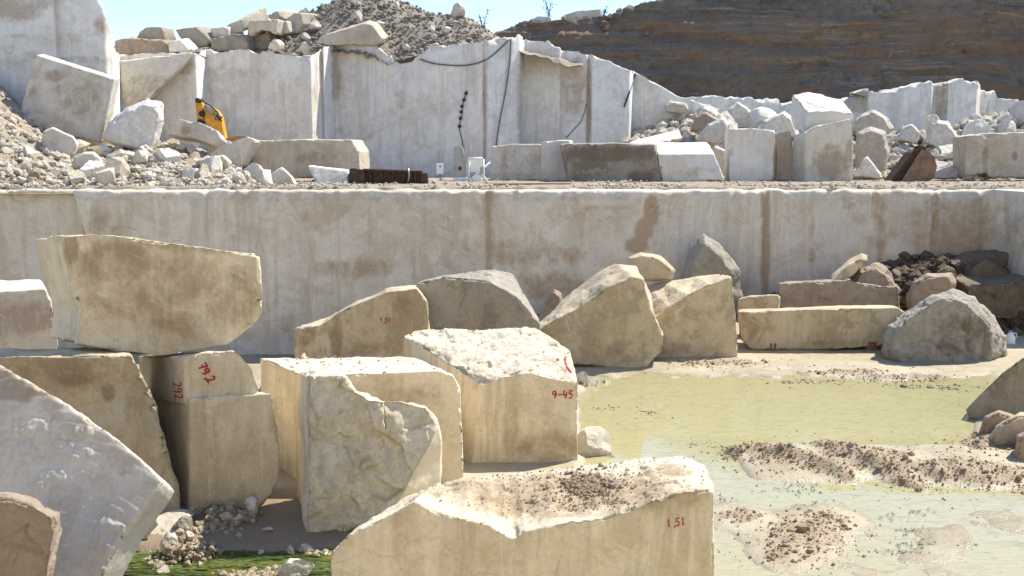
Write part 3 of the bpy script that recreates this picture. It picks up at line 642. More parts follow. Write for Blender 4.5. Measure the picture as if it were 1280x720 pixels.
# ------------------------------------------------------------------ foreground blocks
Y2 = GY(643); YL = GY(650)
d = bref((80, 292), 16.4, (44, 297), 18.0)
fr = [(78, 293), (115, 291), (325, 318), (329, 392), (318, 410), (285, 433), (205, 448), (150, 441), (97, 430), (104, 388), (88, 335)]
b_top = solid('stone_block', [prism(fr, 16.4, d)], .021, CREAM, 'huge tan block lying across two other blocks at the left', 'stone block',
    rough=[(ALL, .3, .045), (UP, .6, .05), ((.3, -.5, -.9), .55, .10)], chip=.07, low=.05, fr=1.3, group=QB, stains=[(215, 365, 125, 75, .62), (150, 330, 60, 34, .8), (165, 318, 24, 14, 1.), (88, 312, 12, 25, .9), (240, 300, 90, 26, .7), (300, 370, 34, 50, .7), (130, 330, 30, 30, .8)])
solid('stone_block', [prism([(-80, 446), (165, 443), (184, 478), (197, 505), (207, 560), (223, 604), (228, 652), (-80, 655)], YL, bref((165, 443), YL, (152, 433), YL+2.0))], .023, TAN,
    'brown stained block behind the grey slab, under the left end of the huge tan block', 'stone block', rough=[(ALL, .3, .035), (UP, .6, .05), ((1, -.2, 0), .6, .06)], chip=.06, low=.06, fr=1.5, group=QB,
    stains=[(90, 475, 25, 10, .9), (135, 490, 12, 14, .8), (60, 470, 80, 30, .4), (170, 520, 20, 50, .5)])
b2 = solid('stone_block', [prism([(230, 445), (294, 438), (314, 460), (326, 492), (230, 505)], Y2+.10, bref((230, 447), Y2, (173, 447), Y2+2.3)),
    prism([(236, 497), (322, 492), (341, 491), (350, 545), (350, 600), (340, 620), (325, 639), (236, 645)], Y2, bref((230, 447), Y2, (175, 447), Y2+2.3))], .021, CREAM,
    'upright cream block with red numbers and a stepped top, under the huge tan block', 'stone block', rough=[((.8, .2, .8), .6, .07)], chip=.05, low=.025, group=QB, stains=[(270, 560, 60, 60, .25), (200, 560, 16, 70, .35)])
Y4 = GY(613)
b4 = solid('stone_block', [prism([(383, 470), (470, 466), (548, 462), (566, 468), (575, 485), (579, 540), (582, 613), (383, 620)], Y4, [(325, 447, Y4+1.9), (420, 445, Y4+2.3), (500, 446, Y4+2.3), (520, 449, Y4+2.3), (530, 455, Y4+2.3), (535, 530, Y4+2.3), (535, 580, Y4+2.3), (325, 585, Y4+1.9)])], .022, CREAM,
    'square cream block with a white littered top, behind the rough broken block', 'stone block', rough=[(UP, .6, .06)], chip=.08, low=.03, group=QB, stains=[(480, 500, 90, 40, .35), (345, 530, 14, 60, .4)])
Y5 = GY(672)
b5 = solid('stone_block', [hull([(386, 500, Y5+.05), (500, 500, Y5+.15), (532, 508, Y5+.25), (548, 530, Y5+.3), (511, 606, Y5), (490, 641, Y5), (405, 674, Y5), (386, 673, Y5), (372, 505, Y5+1.5), (530, 508, Y5+1.5), (552, 590, Y5+1.15), (551, 640, Y5+1.35), (372, 640, Y5+1.5)]),
    prism([(386, 470), (415, 466), (434, 471), (446, 490), (462, 499), (480, 501), (480, 540), (386, 540)], Y5+.05, bref((386, 470), Y5, (375, 464), Y5+1.3))], .021, CREAM,
    'rough broken cream block with a scooped top, in front of the square cream block', 'stone block', rough=[((-.1, -1, .15), .72, .18), (UP, .5, .09)], chip=.09, low=.06, group=QB)
# the smooth patch and yellowish foot are left to stone colour
Y6 = GY(585)
b6 = solid('stone_block', [hull([(602, 480, Y6), (630, 470, Y6), (664, 465, Y6), (722, 478, Y6+.05), (723, 583, Y6+.05), (589, 588, Y6), (505, 419, Y6+2.1), (505, 560, Y6+2.1), (672, 409, Y6+2.4), (712, 437, Y6+1.3), (700, 545, Y6+2.4), (522, 411, Y6+2.5)])], .021, CREAM,
    'cream block beside the pool with a sloping white top and the red number 9-45', 'stone block', rough=[((.05, -.35, .9), .62, .15)], chip=.08, low=.025, group=QB,
    stains=[(690, 560, 60, 26, .75), (640, 540, 14, 50, .5), (560, 540, 14, 50, .35), (660, 520, 60, 30, .25)])
f7 = [(413, 690), (433, 667), (478, 647), (518, 624), (540, 637), (575, 647), (611, 653), (628, 666), (642, 672), (656, 663), (682, 657), (727, 656), (759, 647), (790, 634), (845, 617), (893, 610), (893, 730), (890, 860), (413, 860)]
k7 = [(470, 655), (490, 635), (515, 615), (545, 603), (562, 600), (590, 595), (615, 592), (632, 590), (646, 589), (660, 588), (690, 585), (730, 580), (762, 575), (795, 571), (845, 568), (882, 580), (882, 700), (882, 760), (470, 760)]
b7 = solid('stone_block', [prism([(x, y, 11.) for x, y in f7], 11., [(x, y, 12.95) for x, y in k7])], .020, CREAM,
    'long low cream block nearest the camera, its dirty top littered with brown crumbs', 'stone block', rough=[((.0, -.25, 1), .55, .08)], chip=.07, low=.02, fr=3.2, group=QB,
    stains=[(690, 618, 190, 34, .85), (720, 610, 140, 24, .95), (600, 612, 70, 16, .8), (830, 590, 40, 14, .6), (770, 690, 40, 40, .3), (720, 640, 24, 12, .3)])
def plane_pts(pts, p0, n):
    out = []
    for x, y in pts:
        r = ray(x, y); o = Vector((0, 0, CAMZ)); t = (p0-o).dot(n)/r.dot(n); q = o+r*t; out.append((x, y, q.y))
    return out
n8 = Vector((-.30, -.82, .50)).normalized(); p8 = P(100, 600, 11.2)
f8 = plane_pts([(-70, 400), (-6, 452), (55, 487), (95, 513), (135, 540), (165, 564), (190, 586), (202, 599), (196, 612), (186, 626), (160, 661), (118, 738), (60, 850), (-70, 850)], p8, n8)
b8 = solid('stone_slab', [prism(f8, 0, Vector((-.07, .62, -.36)))], .020, GREY,
    'large tilted grey slab with curved saw marks in the left foreground', 'stone slab', rough=[((.9, .1, .9), .8, .03)], chip=.06, low=.012, fr=5., group=QB, stains=[(30, 490, 60, 14, .9), (0, 470, 40, 20, .7), (100, 530, 30, 10, .5)])
# broken crust left standing on the sawn face of the slab: real relief pressed into its mesh
me = b8.data; n = len(me.vertices); v = np.empty(n*3, np.float32); me.vertices.foreach_get('co', v); v = v.reshape(-1, 3).astype(float); w_ = v+np.array(b8.location)
px, py = proj(w_); at = me.attributes['rough']; R0 = np.empty(n, np.float32); at.data.foreach_get('value', R0)
mk = np.zeros(n)
for (x, y, rx, ry) in [(28, 560, 18, 44), (48, 535, 26, 16), (62, 596, 26, 15), (88, 538, 22, 10), (110, 555, 10, 28), (135, 668, 28, 30), (45, 610, 18, 22), (80, 565, 30, 20)]:
    mk = np.maximum(mk, np.clip(1.25-((px-x)/rx)**2-((py-y)/ry)**2, 0, 1))
fb4 = fbm(w_*4.5, 4); mk = sstep(.55, .85, mk*.8+.75*fb4)*sstep(0, .15, mk); _, wv = worley(w_*16)
arc = np.hypot(px-40, (py-790)*1.1); groove = .0035*np.sin(arc*.42+2*fbm(w_*1.5, 2))
nn = np.array(n8); facing = np.ones(n)
nrm = np.empty(n*3, np.float32); me.vertices.foreach_get('normal', nrm); facing = sstep(.8, .95, nrm.reshape(-1, 3)@nn)
v += nn[None]*((mk*(.008+.022*fbm(w_*9, 5))+groove*(1-mk))*facing)[:, None]
me.vertices.foreach_set('co', v.astype(np.float32).ravel()); at.data.foreach_set('value', np.maximum(R0, mk*.55*facing).astype(np.float32)); me.update()
solid('boulder', [boulder([(-30, 616), (10, 612), (40, 622), (74, 640), (77, 662), (66, 700), (60, 760), (-30, 770)], 9.3, 1.1, .85)], .022, RUST,
    'jagged pinkish brown chunk in the bottom left corner, in front of the grey slab', 'boulder', rough=[(ALL, .2, .10)], chip=.06, low=.05, fr=2.6)
# ------------------------------------------------------------------ blocks in the middle distance
QM = 'quarry blocks standing before the sawn face'
solid('stone_block', [prism([(-60, 365), (56, 362), (64, 378), (72, 420), (76, 525), (-60, 525)], 22., bref((56, 362), 22., (50, 348), 24.3))], .04, GREY,
    'grey brown block with a sunlit white top at the left edge of the photo', 'stone block', rough=[((0, -1, 0), .7, .03)], chip=.07, low=.05, group=QM, stains=[(30, 400, 70, 30, .7)])
b11 = solid('stone_block', [prism([(368, 412), (400, 405), (440, 382), (480, 365), (521, 360), (533, 376), (538, 420), (545, 500), (366, 500)], 24., bref((440, 382), 24., (446, 376), 25.5))], .036, TAN,
    'tan block with rising rounded top and small red figures, beside the grey rough block', 'stone block', rough=[(ALL, .3, .03), ((-.3, .3, 1), .7, .06)], chip=.08, low=.05, fr=1.5, group=QM, stains=[(420, 420, 10, 40, .7), (500, 390, 20, 30, .5), (385, 430, 12, 30, .5), (460, 440, 50, 14, .3)])
solid('stone_block', [prism([(521, 354), (560, 346), (610, 350), (645, 372), (662, 388), (677, 404), (677, 480), (521, 480)], 25., [(528, 350, 26.3), (562, 342, 26.6), (618, 335, 26.8), (640, 342, 26.8), (655, 362, 26.6), (670, 392, 26.4), (670, 470, 26.4), (528, 470, 26.4)])], .036, DARK,
    'grey rough block with a crumbling top, behind the cream pool block with red number', 'stone block', rough=[(ALL, .1, .05), (UP, .4, .1)], chip=.09, low=.06, group=QM)
Y13 = GY(463)
solid('boulder', [prism([(668, 412), (700, 397), (750, 365), (790, 345), (804, 350), (812, 385), (830, 418), (827, 442), (808, 460), (786, 465), (750, 459), (715, 457), (692, 438)], Y13, [(672, 405, Y13+1), (688, 385, Y13+1.6), (735, 347, Y13+1.9), (768, 326, Y13+1.9), (796, 332, Y13+1.5), (812, 370, Y13+1.7), (826, 415, Y13+1.5), (822, 440, Y13+1.5), (808, 452, Y13+1.5), (786, 455, Y13+1.5), (750, 452, Y13+1.5), (715, 450, Y13+1.5), (692, 430, Y13+1.5)])], .038, TAN,
    'large pointed tan boulder leaning left over the far edge of the pool', 'boulder', rough=[((-.6, -.2, .7), .6, .07), ((.3, -.6, -.8), .6, .12), (ALL, .3, .05)], chip=.12, low=.12, fr=1.4, stains=[(790, 440, 40, 20, .5), (770, 390, 30, 20, .35)])
Y14 = GY(451)
solid('stone_block', [prism([(816, 400), (838, 384), (862, 368), (886, 354), (915, 345), (919, 380), (922, 448), (812, 456)], Y14, [(806, 356, Y14+1.8), (826, 352, Y14+1.9), (846, 349, Y14+2), (868, 346, Y14+2), (900, 342, Y14+1.8), (903, 380, Y14+1.8), (905, 440, Y14+1.8), (806, 445, Y14+1.8)])], .038, TAN,
    'squared tan block with a smooth front and slanting grey top, right of the pointed boulder', 'stone block', rough=[((-.5, -.1, .8), .6, .06)], chip=.05, low=.03, group=QM, stains=[(840, 435, 25, 12, .5)])
solid('boulder', [boulder([(783, 322), (800, 315), (825, 320), (846, 338), (842, 350), (800, 352), (786, 336)], 29.6, 1., .8)], .04, TAN, 'tan rock perched behind the pointed boulder and the squared tan block', 'boulder', rough=[(ALL, .2, .06)], chip=.06)
solid('boulder', [boulder([(852, 350), (858, 322), (872, 298), (880, 290), (890, 296), (912, 318), (926, 338), (928, 375), (850, 375)], 34.2, 1.5, .6)], .05, DARK, 'dark grey pointed rock leaning on the sawn face behind the squared tan block', 'boulder', rough=[(ALL, .2, .08)], chip=.08, low=.1)
solid('boulder', [boulder([(672, 400), (680, 378), (692, 360), (702, 366), (706, 390), (706, 420), (674, 420)], 31, .8, .8)], .045, RUST, 'small upright brown rock between the grey rough block and the pointed boulder', 'boulder', rough=[(ALL, .2, .06)], chip=.06)
Y17 = GY(442)
b17 = solid('stone_slab', [prism([(921, 390), (1020, 386), (1122, 384), (1132, 391), (1126, 410), (1108, 431), (1040, 437), (940, 437), (925, 424)], Y17, bref((1122, 384), Y17, (1115, 381), Y17+1.3))], .036, TAN,
    'long flat cream slab propped clear of the mud at the far side of the pool', 'stone slab', rough=[((-1, -.3, 0), .7, .08)], chip=.07, low=.025, group=QM, stains=[(1050, 430, 40, 8, .6), (935, 410, 14, 26, .5)])
wedge = []
for x in (962, 1085):
    bm = bmesh.new(); q = P(x, 441, Y17+.35); gz = ground_h(q.x, q.y)
    bm_box(bm, (q.x, q.y, gz+.10), (.17, .35, .16), None, .015)
    for k in (-.06, .06): bm_box(bm, (q.x+k, q.y-.36, gz+.12), (.03, .03, .1), None, .008)
    o = link('support_wedge', bm_mesh('support_wedge', bm), BRICK); recentre(o); wedge.append(o)
tag(wedge[0], 'reddish brown support under the left end of the long flat cream slab', 'support', 'supports under the flat slab')
tag(wedge[1], 'dark support in the shadow under the right end of the long flat cream slab', 'support', 'supports under the flat slab')
Y19 = GY(456)
solid('boulder', [boulder([(1104, 438), (1110, 408), (1128, 392), (1146, 384), (1163, 368), (1190, 361), (1218, 370), (1240, 394), (1256, 420), (1258, 444), (1246, 459), (1180, 461), (1112, 460)], Y19, 2.4, .8)], .036, DARK,
    'big rounded grey brown boulder standing in the pool at the right', 'boulder', rough=[(ALL, .2, .15)], chip=.08, low=.12, fr=2.2, stains=[(1200, 420, 50, 40, .6)])
solid('boulder', [prism([(1207, 512), (1222, 496), (1250, 468), (1278, 448), (1330, 430), (1400, 470), (1400, 540), (1250, 526), (1212, 526)], GY(526), bref((1250, 468), GY(526), (1262, 462), GY(526)+1.6))], .032, DARK,
    'dark grey smooth sided boulder sloping out of the right edge above the pool', 'boulder', rough=[(UP, .7, .04)], chip=.05, low=.05)
for ol, Yq, m_, lb in (([(1222, 540), (1230, 520), (1248, 512), (1268, 518), (1280, 532), (1270, 552), (1228, 556)], GY(556), RUST, 'brown ridged rock below the dark smooth sided boulder at the right edge'),
                   ([(1235, 548), (1246, 530), (1275, 514), (1310, 520), (1310, 556), (1240, 560)], GY(563)-.2, TAN, 'smooth pinkish tan rock at the right edge, between two brown rocks'),
                   ([(1266, 565), (1270, 545), (1290, 535), (1330, 545), (1330, 582), (1270, 582)], GY(583), RUST, 'rough orange brown rock cut by the right edge, lowest of the three')):
    solid('boulder', [boulder(ol, Yq, .9, .8)], .03, m_, lb, 'boulder', rough=[(ALL, .2, .05)], chip=.05, low=.05, group='rocks at the right edge of the pool')
# heap before the face, right of centre
solid('stone_block', [prism([(972, 354), (1000, 352), (1060, 350), (1100, 358), (1122, 356), (1126, 395), (970, 400)], 32., bref((1000, 352), 32., (1004, 350), 33.6))], .045, RUST,
    'broken brown block under a heap of earth, behind the long flat slab', 'stone block', rough=[((0, -1, 0), .5, .12), (UP, .5, .08)], chip=.10, low=.05, group=QM)
solid('stone_slab', [prism([(922, 374), (935, 370), (972, 368), (975, 372), (973, 392), (922, 394)], 31.4, bref((935, 370), 31.4, (938, 369), 32.1))], .04, TAN, 'short tan slab behind the left end of the long flat slab', 'stone slab', rough=[(UP, .6, .05)], chip=.06, group=QM)
solid('stone_slab', [prism([(1038, 352), (1060, 332), (1078, 322), (1086, 326), (1066, 344), (1046, 358)], 32.2, Vector((.25, .8, .1)))], .04, TAN, 'thin tan slab leaning on the brown earth heap behind the flat slab', 'stone slab', rough=[(ALL, .3, .03)], chip=.05)
solid('boulder', [boulder([(1060, 360), (1072, 335), (1094, 328), (1112, 340), (1124, 362), (1122, 395), (1062, 395)], 32.3, 1.6, .8)], .045, RUST, 'mound shaped mass of caked brown rubble on the broken brown block', 'boulder', rough=[(ALL, .2, .16)], chip=.1, low=.1, fr=2.6)
solid('boulder', [boulder([(1132, 372), (1140, 352), (1158, 341), (1190, 341), (1196, 352), (1188, 388), (1136, 394)], 31.6, 1.6, .8)], .045, RUST, 'flat topped rusty brown rock in the shade behind the rounded boulder', 'boulder', rough=[(ALL, .2, .06)], chip=.08)
solid('boulder', [boulder([(1205, 352), (1214, 336), (1230, 324), (1244, 328), (1262, 340), (1266, 356), (1210, 358)], 34., 1.5, .8)], .05, DKSTONE, 'brown rock lying on the dark ledge in the right corner', 'boulder', rough=[(ALL, .2, .06)], chip=.08)
solid('stone_slab', [prism([(1206, 356), (1300, 352), (1330, 360), (1330, 400), (1215, 398)], 32.6, Vector((.2, 1.6, .1)))], .05, DKSTONE, 'dark layered rock ledge in the shaded right corner', 'stone slab', rough=[((0, -1, 0), .4, .14)], chip=.1, group=QM)
solid('stone_slab', [prism([(1190, 330), (1225, 318), (1330, 312), (1330, 336), (1195, 340)], 34.8, Vector((.1, 1.1, .05)))], .05, DKSTONE, 'dusty brown upper ledge of rock at the foot of the face in the right corner', 'stone slab', rough=[(ALL, .3, .1)], chip=.1, group=QM)

# ------------------------------------------------------------------ blocks on the terrace
UT = 'blocks standing on the upper terrace'
def LZ(x, Y): return P(x, 0, Y).x
solid('stone_slab', [prism([(44, 68), (95, 84), (142, 99), (134, 140), (125, 179), (70, 166), (21, 152)], 45.5, Vector((.02, .75, .12)))], .055, GREY, 'large square slab tilted on the rubble with a rust speckled face and sunlit rim', 'stone slab', rough=[], chip=.04, low=.02, group=UT,
    stains=[(100, 125, 30, 30, .55), (70, 95, 20, 10, .7), (45, 120, 10, 20, .6), (85, 110, 30, 10, .5)])
solid('boulder', [boulder([(127, 172), (136, 152), (160, 133), (184, 123), (203, 129), (204, 152), (197, 178), (192, 194), (165, 186), (140, 180)], 44., 2.2, .8)], .055, WHITE, 'white rounded boulder perched on the rubble beside the tilted square slab', 'boulder', rough=[((.2, -.4, .8), .2, .12)], chip=.1, low=.1, fr=1.6)
solid('stone_slab', [prism([(206, 164), (222, 148), (250, 153), (270, 162), (277, 173), (268, 181), (240, 172), (210, 168)], 44.6, Vector((.1, .8, -.25)))], .055, GREY, 'long grey boulder slab lying below the yellow excavator arm', 'stone slab', rough=[(UP, .5, .05)], chip=.08, low=.06, group=UT, stains=[(232, 162, 8, 8, .8)])
solid('stone_slab', [prism([(262, 192), (284, 178), (310, 171), (317, 174), (301, 205), (290, 208), (268, 204)], 43., Vector((.15, .8, -.1)))], .055, GREY, 'blue grey slab tipped on edge against the wide beige block', 'stone slab', rough=[], chip=.06, group=UT)
solid('stone_block', [prism([(316, 176), (380, 174), (440, 175), (449, 190), (450, 222), (314, 224)], 44., Vector((.25, 1.6, .02)))], .055, TAN, 'wide beige block with a straight top on the terrace, left of the rusty beam', 'stone block', rough=[((1, 0, .3), .6, .05)], chip=.06, low=.03, group=UT, stains=[(390, 195, 30, 10, .5)])
solid('stone_slab', [hull([(384, 207, 41.6), (437, 214, 41.2), (438, 233, 41.), (396, 233, 41.), (388, 206, 42.6), (438, 212, 42.4), (436, 231, 42.2)])], .05, WHITE, 'white wedge of stone in full sun at the end of the rusty beam', 'stone slab', rough=[], chip=.05, group=UT)
solid('boulder', [boulder([(330, 232), (340, 216), (352, 208), (366, 220), (374, 233)], 39.5, .9, .8)], .05, GREY, 'pale pyramid shaped rock on the terrace edge below the wide beige block', 'boulder', rough=[(ALL, .3, .05)], chip=.05)
solid('stone_block', [prism([(614, 183), (640, 180), (679, 180), (680, 226), (612, 226)], 46.5, Vector((.3, 1.6, 0)))], .055, GREY, 'grey block on the terrace just right of the white frame', 'stone block', rough=[], chip=.05, group=UT, stains=[(630, 205, 6, 24, .5), (640, 220, 30, 6, .4)])
solid('stone_block', [prism([(676, 178), (700, 175), (712, 175), (716, 226), (676, 226)], 46.2, Vector((.25, 1.4, 0)))], .055, WHITE, 'narrow pale block between the grey block and the dark crusted block', 'stone block', rough=[((1, -.3, 0), .6, .06)], chip=.05, group=UT)
solid('stone_block', [prism([(699, 180), (760, 179), (819, 181), (823, 205), (828, 231), (709, 231)], 44.4, Vector((.3, 1.7, .05)))], .055, DARK, 'dark block with a brown crusted upper half on the terrace edge', 'stone block', rough=[((0, -1, .1), .7, .03), (UP, .5, .06)], chip=.06, group=UT, stains=[(760, 192, 70, 12, 1.), (800, 222, 22, 10, .9)])
solid('stone_block', [hull([(822, 193, 44.4), (893, 192, 44.4), (906, 226, 44.2), (828, 228, 44.4), (816, 178, 47.2), (884, 177, 47.2), (890, 222, 47.2), (820, 222, 47.2)])], .055, WHITE, 'white block with a sloping sunlit top, right of the dark crusted block', 'stone block', rough=[((0, -1, 0), .85, .02)], chip=.08, group=UT, stains=[(870, 215, 30, 10, .5)])
solid('stone_slab', [hull([(784, 180, 48.5), (850, 165, 49.), (853, 173, 48.4), (800, 186, 48.), (790, 176, 50.5), (848, 162, 51.), (850, 180, 50.5), (795, 190, 50.)])], .055, WHITE, 'thin white slab tilted up behind the dark crusted block', 'stone slab', rough=[], chip=.05, group=UT)
solid('stone_block', [prism([(911, 161), (940, 160), (969, 163), (967, 195), (966, 227), (911, 227)], 45.5, Vector((.1, 1.4, 0)))], .05, WHITE, 'smooth white upright block, tallest left of the two stacked blocks', 'stone block', rough=[], chip=.05, low=.015, group=UT, stains=[(914, 190, 4, 8, .8)])
solid('stone_block', [prism([(971, 167), (988, 164), (992, 190), (994, 226), (970, 226)], 46.4, Vector((.1, 1., 0)))], .05, TAN, 'narrow tan post of stone beside the smooth white upright block', 'stone block', rough=[], chip=.05, group=UT)
solid('stone_block', [prism([(1006, 166), (1020, 157), (1064, 148), (1067, 180), (1067, 227), (1006, 229)], 44.8, bref((1006, 166), 44.8, (990, 172), 46.2))], .05, CREAM, 'tall block with rusty orange lower half under another block on the terrace', 'stone block', rough=[((0, -1, .1), .9, .02)], chip=.06, group=UT, stains=[(1040, 205, 30, 26, .9), (1062, 190, 8, 20, .7)])
solid('stone_block', [prism([(1010, 140), (1040, 138), (1066, 142), (1066, 152), (1020, 160), (1007, 168), (1004, 155)], 45.4, [(990, 118, 47.2), (1010, 114, 47.4), (1052, 124, 47.4), (1054, 146, 47.4), (1012, 156, 47.2), (992, 160, 47.), (988, 145, 47.)])], .05, WHITE, 'pale slant topped block stacked on the block with rusty lower half', 'stone block', rough=[(UP, .5, .07)], chip=.08, group=UT)
solid('stone_block', [prism([(1206, 170), (1230, 167), (1233, 173), (1237, 166), (1340, 163), (1340, 223), (1237, 222), (1233, 216), (1206, 222)], 45.5, Vector((.1, 1.5, 0)))], .055, TAN, 'pinkish block with a vertical groove at the right end of the terrace', 'stone block', rough=[(UP, .5, .04)], chip=.05, group=UT, stains=[(1232, 200, 5, 30, .8), (1268, 195, 5, 8, .9)])
solid('stone_slab', [hull([(149, 76, 52.2), (238, 66, 51.), (243, 68, 51.), (186, 124, 50.6), (150, 140, 50.8), (150, 76, 53.2), (238, 66, 53), (200, 120, 52.8), (150, 138, 53)])], .06, CREAM, 'cream slanting wedge of rock in the corner between the high face and the sawn face', 'stone slab', rough=[((-.3, 0, .9), .3, .06)], chip=.06, low=.04, group=UT, stains=[(180, 105, 40, 14, .5), (165, 125, 20, 20, .7)])
# larger rocks of the terrace rubble, each where the photograph has it
def pb(ol, Y, m_, lb, d=1.4, k=.8, rg=.12, vox=.055): return solid('boulder', [boulder(ol, Y, d, k)], vox, m_, lb, 'boulder', rough=[(ALL, .2, rg)], chip=.07, low=.06, fr=1.7, group='large rocks in the terrace rubble')
pb([(1067, 152), (1075, 142), (1092, 137), (1108, 146), (1118, 162), (1105, 172), (1070, 172)], 50, TAN, 'flaky tan rock, upper of two beside the rusty stained block')
pb([(1068, 185), (1072, 166), (1088, 158), (1106, 165), (1112, 190), (1108, 214), (1070, 218)], 47.6, TAN, 'bulky cream and brown rock beside the rusty stained block')
pb([(1066, 222), (1078, 200), (1084, 194), (1094, 210), (1106, 223)], 45.2, WHITE, 'pointed white rock on the terrace left of the rusty bucket', .8)
pb([(862, 165), (868, 146), (882, 140), (900, 148), (898, 165)], 53, RUST, 'brown faced angular rock high in the rubble behind the white sloping block')
pb([(868, 176), (884, 155), (906, 146), (913, 155), (908, 172), (893, 182)], 50, GREY, 'blue grey angular rock behind the smooth white upright block')
pb([(908, 160), (910, 136), (922, 126), (934, 133), (946, 150), (944, 162)], 56, CREAM, 'cream arched rock above the smooth white upright block')
pb([(944, 165), (955, 150), (980, 138), (992, 146), (1000, 170), (975, 178)], 54, CREAM, 'sloping cream slab of rock left of the stacked blocks', 1.6)
pb([(830, 132), (838, 126), (858, 128), (862, 138), (850, 143), (832, 140)], 57, TAN, 'flat tan rock perched at the right foot of the sawn face', 1.2)
pb([(888, 190), (894, 180), (908, 186), (914, 205), (908, 220), (894, 210)], 47.5, GREY, 'grey rock wedged between the white sloping block and the upright one', .8)
pb([(1152, 178), (1160, 166), (1172, 150), (1185, 152), (1198, 170), (1196, 186), (1170, 186)], 54, CREAM, 'cream angular rock above the rusty bucket')
pb([(1204, 160), (1210, 150), (1228, 152), (1236, 164), (1220, 172), (1206, 170)], 55, TAN, 'olive tan rock behind the pinkish grooved block')
pb([(1118, 176), (1126, 160), (1140, 154), (1150, 165), (1146, 180)], 54, GREY, 'grey white rock in the rubble right of the flaky tan rock')
pb([(1160, 224), (1170, 212), (1190, 206), (1204, 215), (1206, 224)], 46.4, WHITE, 'low white rock between the rusty bucket and the grooved block', .8)
solid('stone_slab', [prism([(394, 54), (402, 45), (455, 29), (465, 31), (479, 50), (472, 57), (410, 57)], 54.6, Vector((.2, 1., .3)))], .06, SAND, 'tan slab lying flat at the foot of the spoil heap above the sawn face', 'stone slab', rough=[(ALL, .3, .04)], chip=.06, group=UT)
# left rubble rocks seen one by one
pb([(88, 212), (92, 198), (104, 190), (118, 189), (128, 198), (130, 210), (118, 216)], 41.2, CREAM, 'large cream rock in the rubble under the tilted square slab', 1., .8, .05)
pb([(14, 228), (20, 218), (26, 212), (34, 222), (38, 232), (16, 236)], 39.2, GREY, 'grey pointed rock low in the rubble at the far left', .7)
pb([(60, 238), (66, 226), (76, 222), (88, 226), (96, 238)], 38.8, GREY, 'round grey rock at the front of the left rubble', .8)
pb([(94, 236), (100, 222), (112, 218), (120, 226), (118, 238)], 38.8, WHITE, 'white blocky rock at the front of the left rubble', .7)
pb([(246, 205), (256, 196), (280, 193), (290, 203), (284, 216), (262, 220), (248, 212)], 41.5, TAN, 'flat tan rock in the rubble below the blue grey tipped slab', 1., .85, .03)
pb([(228, 222), (234, 213), (246, 210), (256, 218), (258, 228), (240, 228)], 39.6, WHITE, 'white rock in the rubble in front of the flat tan rock', .7)
pb([(268, 232), (276, 224), (290, 219), (300, 226), (296, 236), (272, 238)], 39., CREAM, 'cream rock near the terrace edge below the blue grey tipped slab', .7)
pb([(50, 182), (54, 164), (66, 158), (92, 170), (98, 180), (94, 194), (72, 194)], 42.6, GREY, 'broken grey slab end under the lower edge of the tilted square slab', .9, .9, .03)
pb([(128, 212), (134, 196), (150, 186), (176, 192), (184, 206), (170, 216), (140, 216)], 42.2, TAN, 'brown grey rock in the shade under the white rounded boulder', 1.2)
# boulders on the crest against the sky
CR = 'boulders on the crest above the sawn face'
def cb(fr, Y, m_, lb, back=Vector((.5, 1.6, .1)), rg=()): return solid('boulder', [prism(fr, Y, back)], .065, m_, lb, 'boulder', rough=rg, chip=.09, low=.05, group=CR)
cb([(142, 50), (160, 47), (175, 50), (200, 50), (212, 56), (212, 70), (142, 72)], 55.5, RUST, 'low dark brown ridge of broken rock at the left end of the crest', Vector((.2, 1.8, .2)), [(ALL, .2, .12)])
cb([(168, 52), (172, 40), (182, 33), (202, 33), (206, 45), (206, 58), (168, 60)], 56.4, DARK, 'squarish grey boulder standing on the brown ridge against the sky', Vector((.2, 1.5, .1)), [(ALL, .2, .1)])
cb([(209, 52), (224, 49), (238, 64), (210, 66)], 55., WHITE, 'low white slab right of the squarish grey boulder', Vector((.3, 1., .2)))
cb([(218, 37), (245, 34), (255, 42), (264, 52), (258, 58), (240, 60), (230, 56)], 56., DARK, 'grey leaning boulder alone in the gap of the crest', Vector((.4, 1.2, .2)))
cb([(262, 35), (284, 33), (286, 46), (264, 48)], 56.4, GREY, 'small square grey boulder at the left of the stacked crest boulders')
cb([(282, 32), (302, 24), (306, 40), (286, 44)], 56.8, TAN, 'tan boulder with a sunlit end, highest on the left of the stacked crest boulders', Vector((1.1, 1.4, .9)))
cb([(262, 48), (290, 42), (308, 44), (310, 64), (262, 64)], 55.8, DARK, 'dark boulder at the bottom of the stacked crest boulders')
cb([(311, 25), (347, 24), (344, 44), (336, 40), (326, 36), (314, 46), (308, 44)], 56., TAN, 'arched grey tan boulder in the middle of the stacked crest boulders', Vector((.2, 1.4, .1)))
cb([(308, 46), (336, 40), (338, 64), (308, 64)], 56.6, DARK, 'dark boulder filling the arch of the middle crest boulder')
cb([(331, 20), (346, 12), (352, 24), (340, 26)], 58.4, TAN, 'small tan boulder with white side on top of the stacked crest boulders', Vector((.9, 1.2, .1)))
cb([(345, 28), (358, 26), (362, 41), (346, 44)], 57., TAN, 'small cream boulder between the arched one and the tall one on the crest')
cb([(357, 24), (366, 16), (375, 16), (378, 30), (370, 42), (358, 40)], 57.6, TAN, 'tall tan boulder with a bright white side at the right of the crest boulders', Vector((1., 1.2, .1)))
cb([(334, 60), (336, 51), (344, 50), (349, 56), (347, 64), (336, 64)], 54.8, CREAM, 'little cream stone under the stacked crest boulders', Vector((.2, .5, .1)))
cb([(664, 24), (672, 20), (688, 21), (690, 28), (666, 31)], 84.5, GREY, 'small grey boulder on the far brown crest', Vector((.3, 1.2, .1)))
cb([(706, 18), (722, 13), (750, 11), (752, 22), (708, 26)], 84.5, TAN, 'flat pale boulder on the far brown crest', Vector((.3, 1.8, .1)))
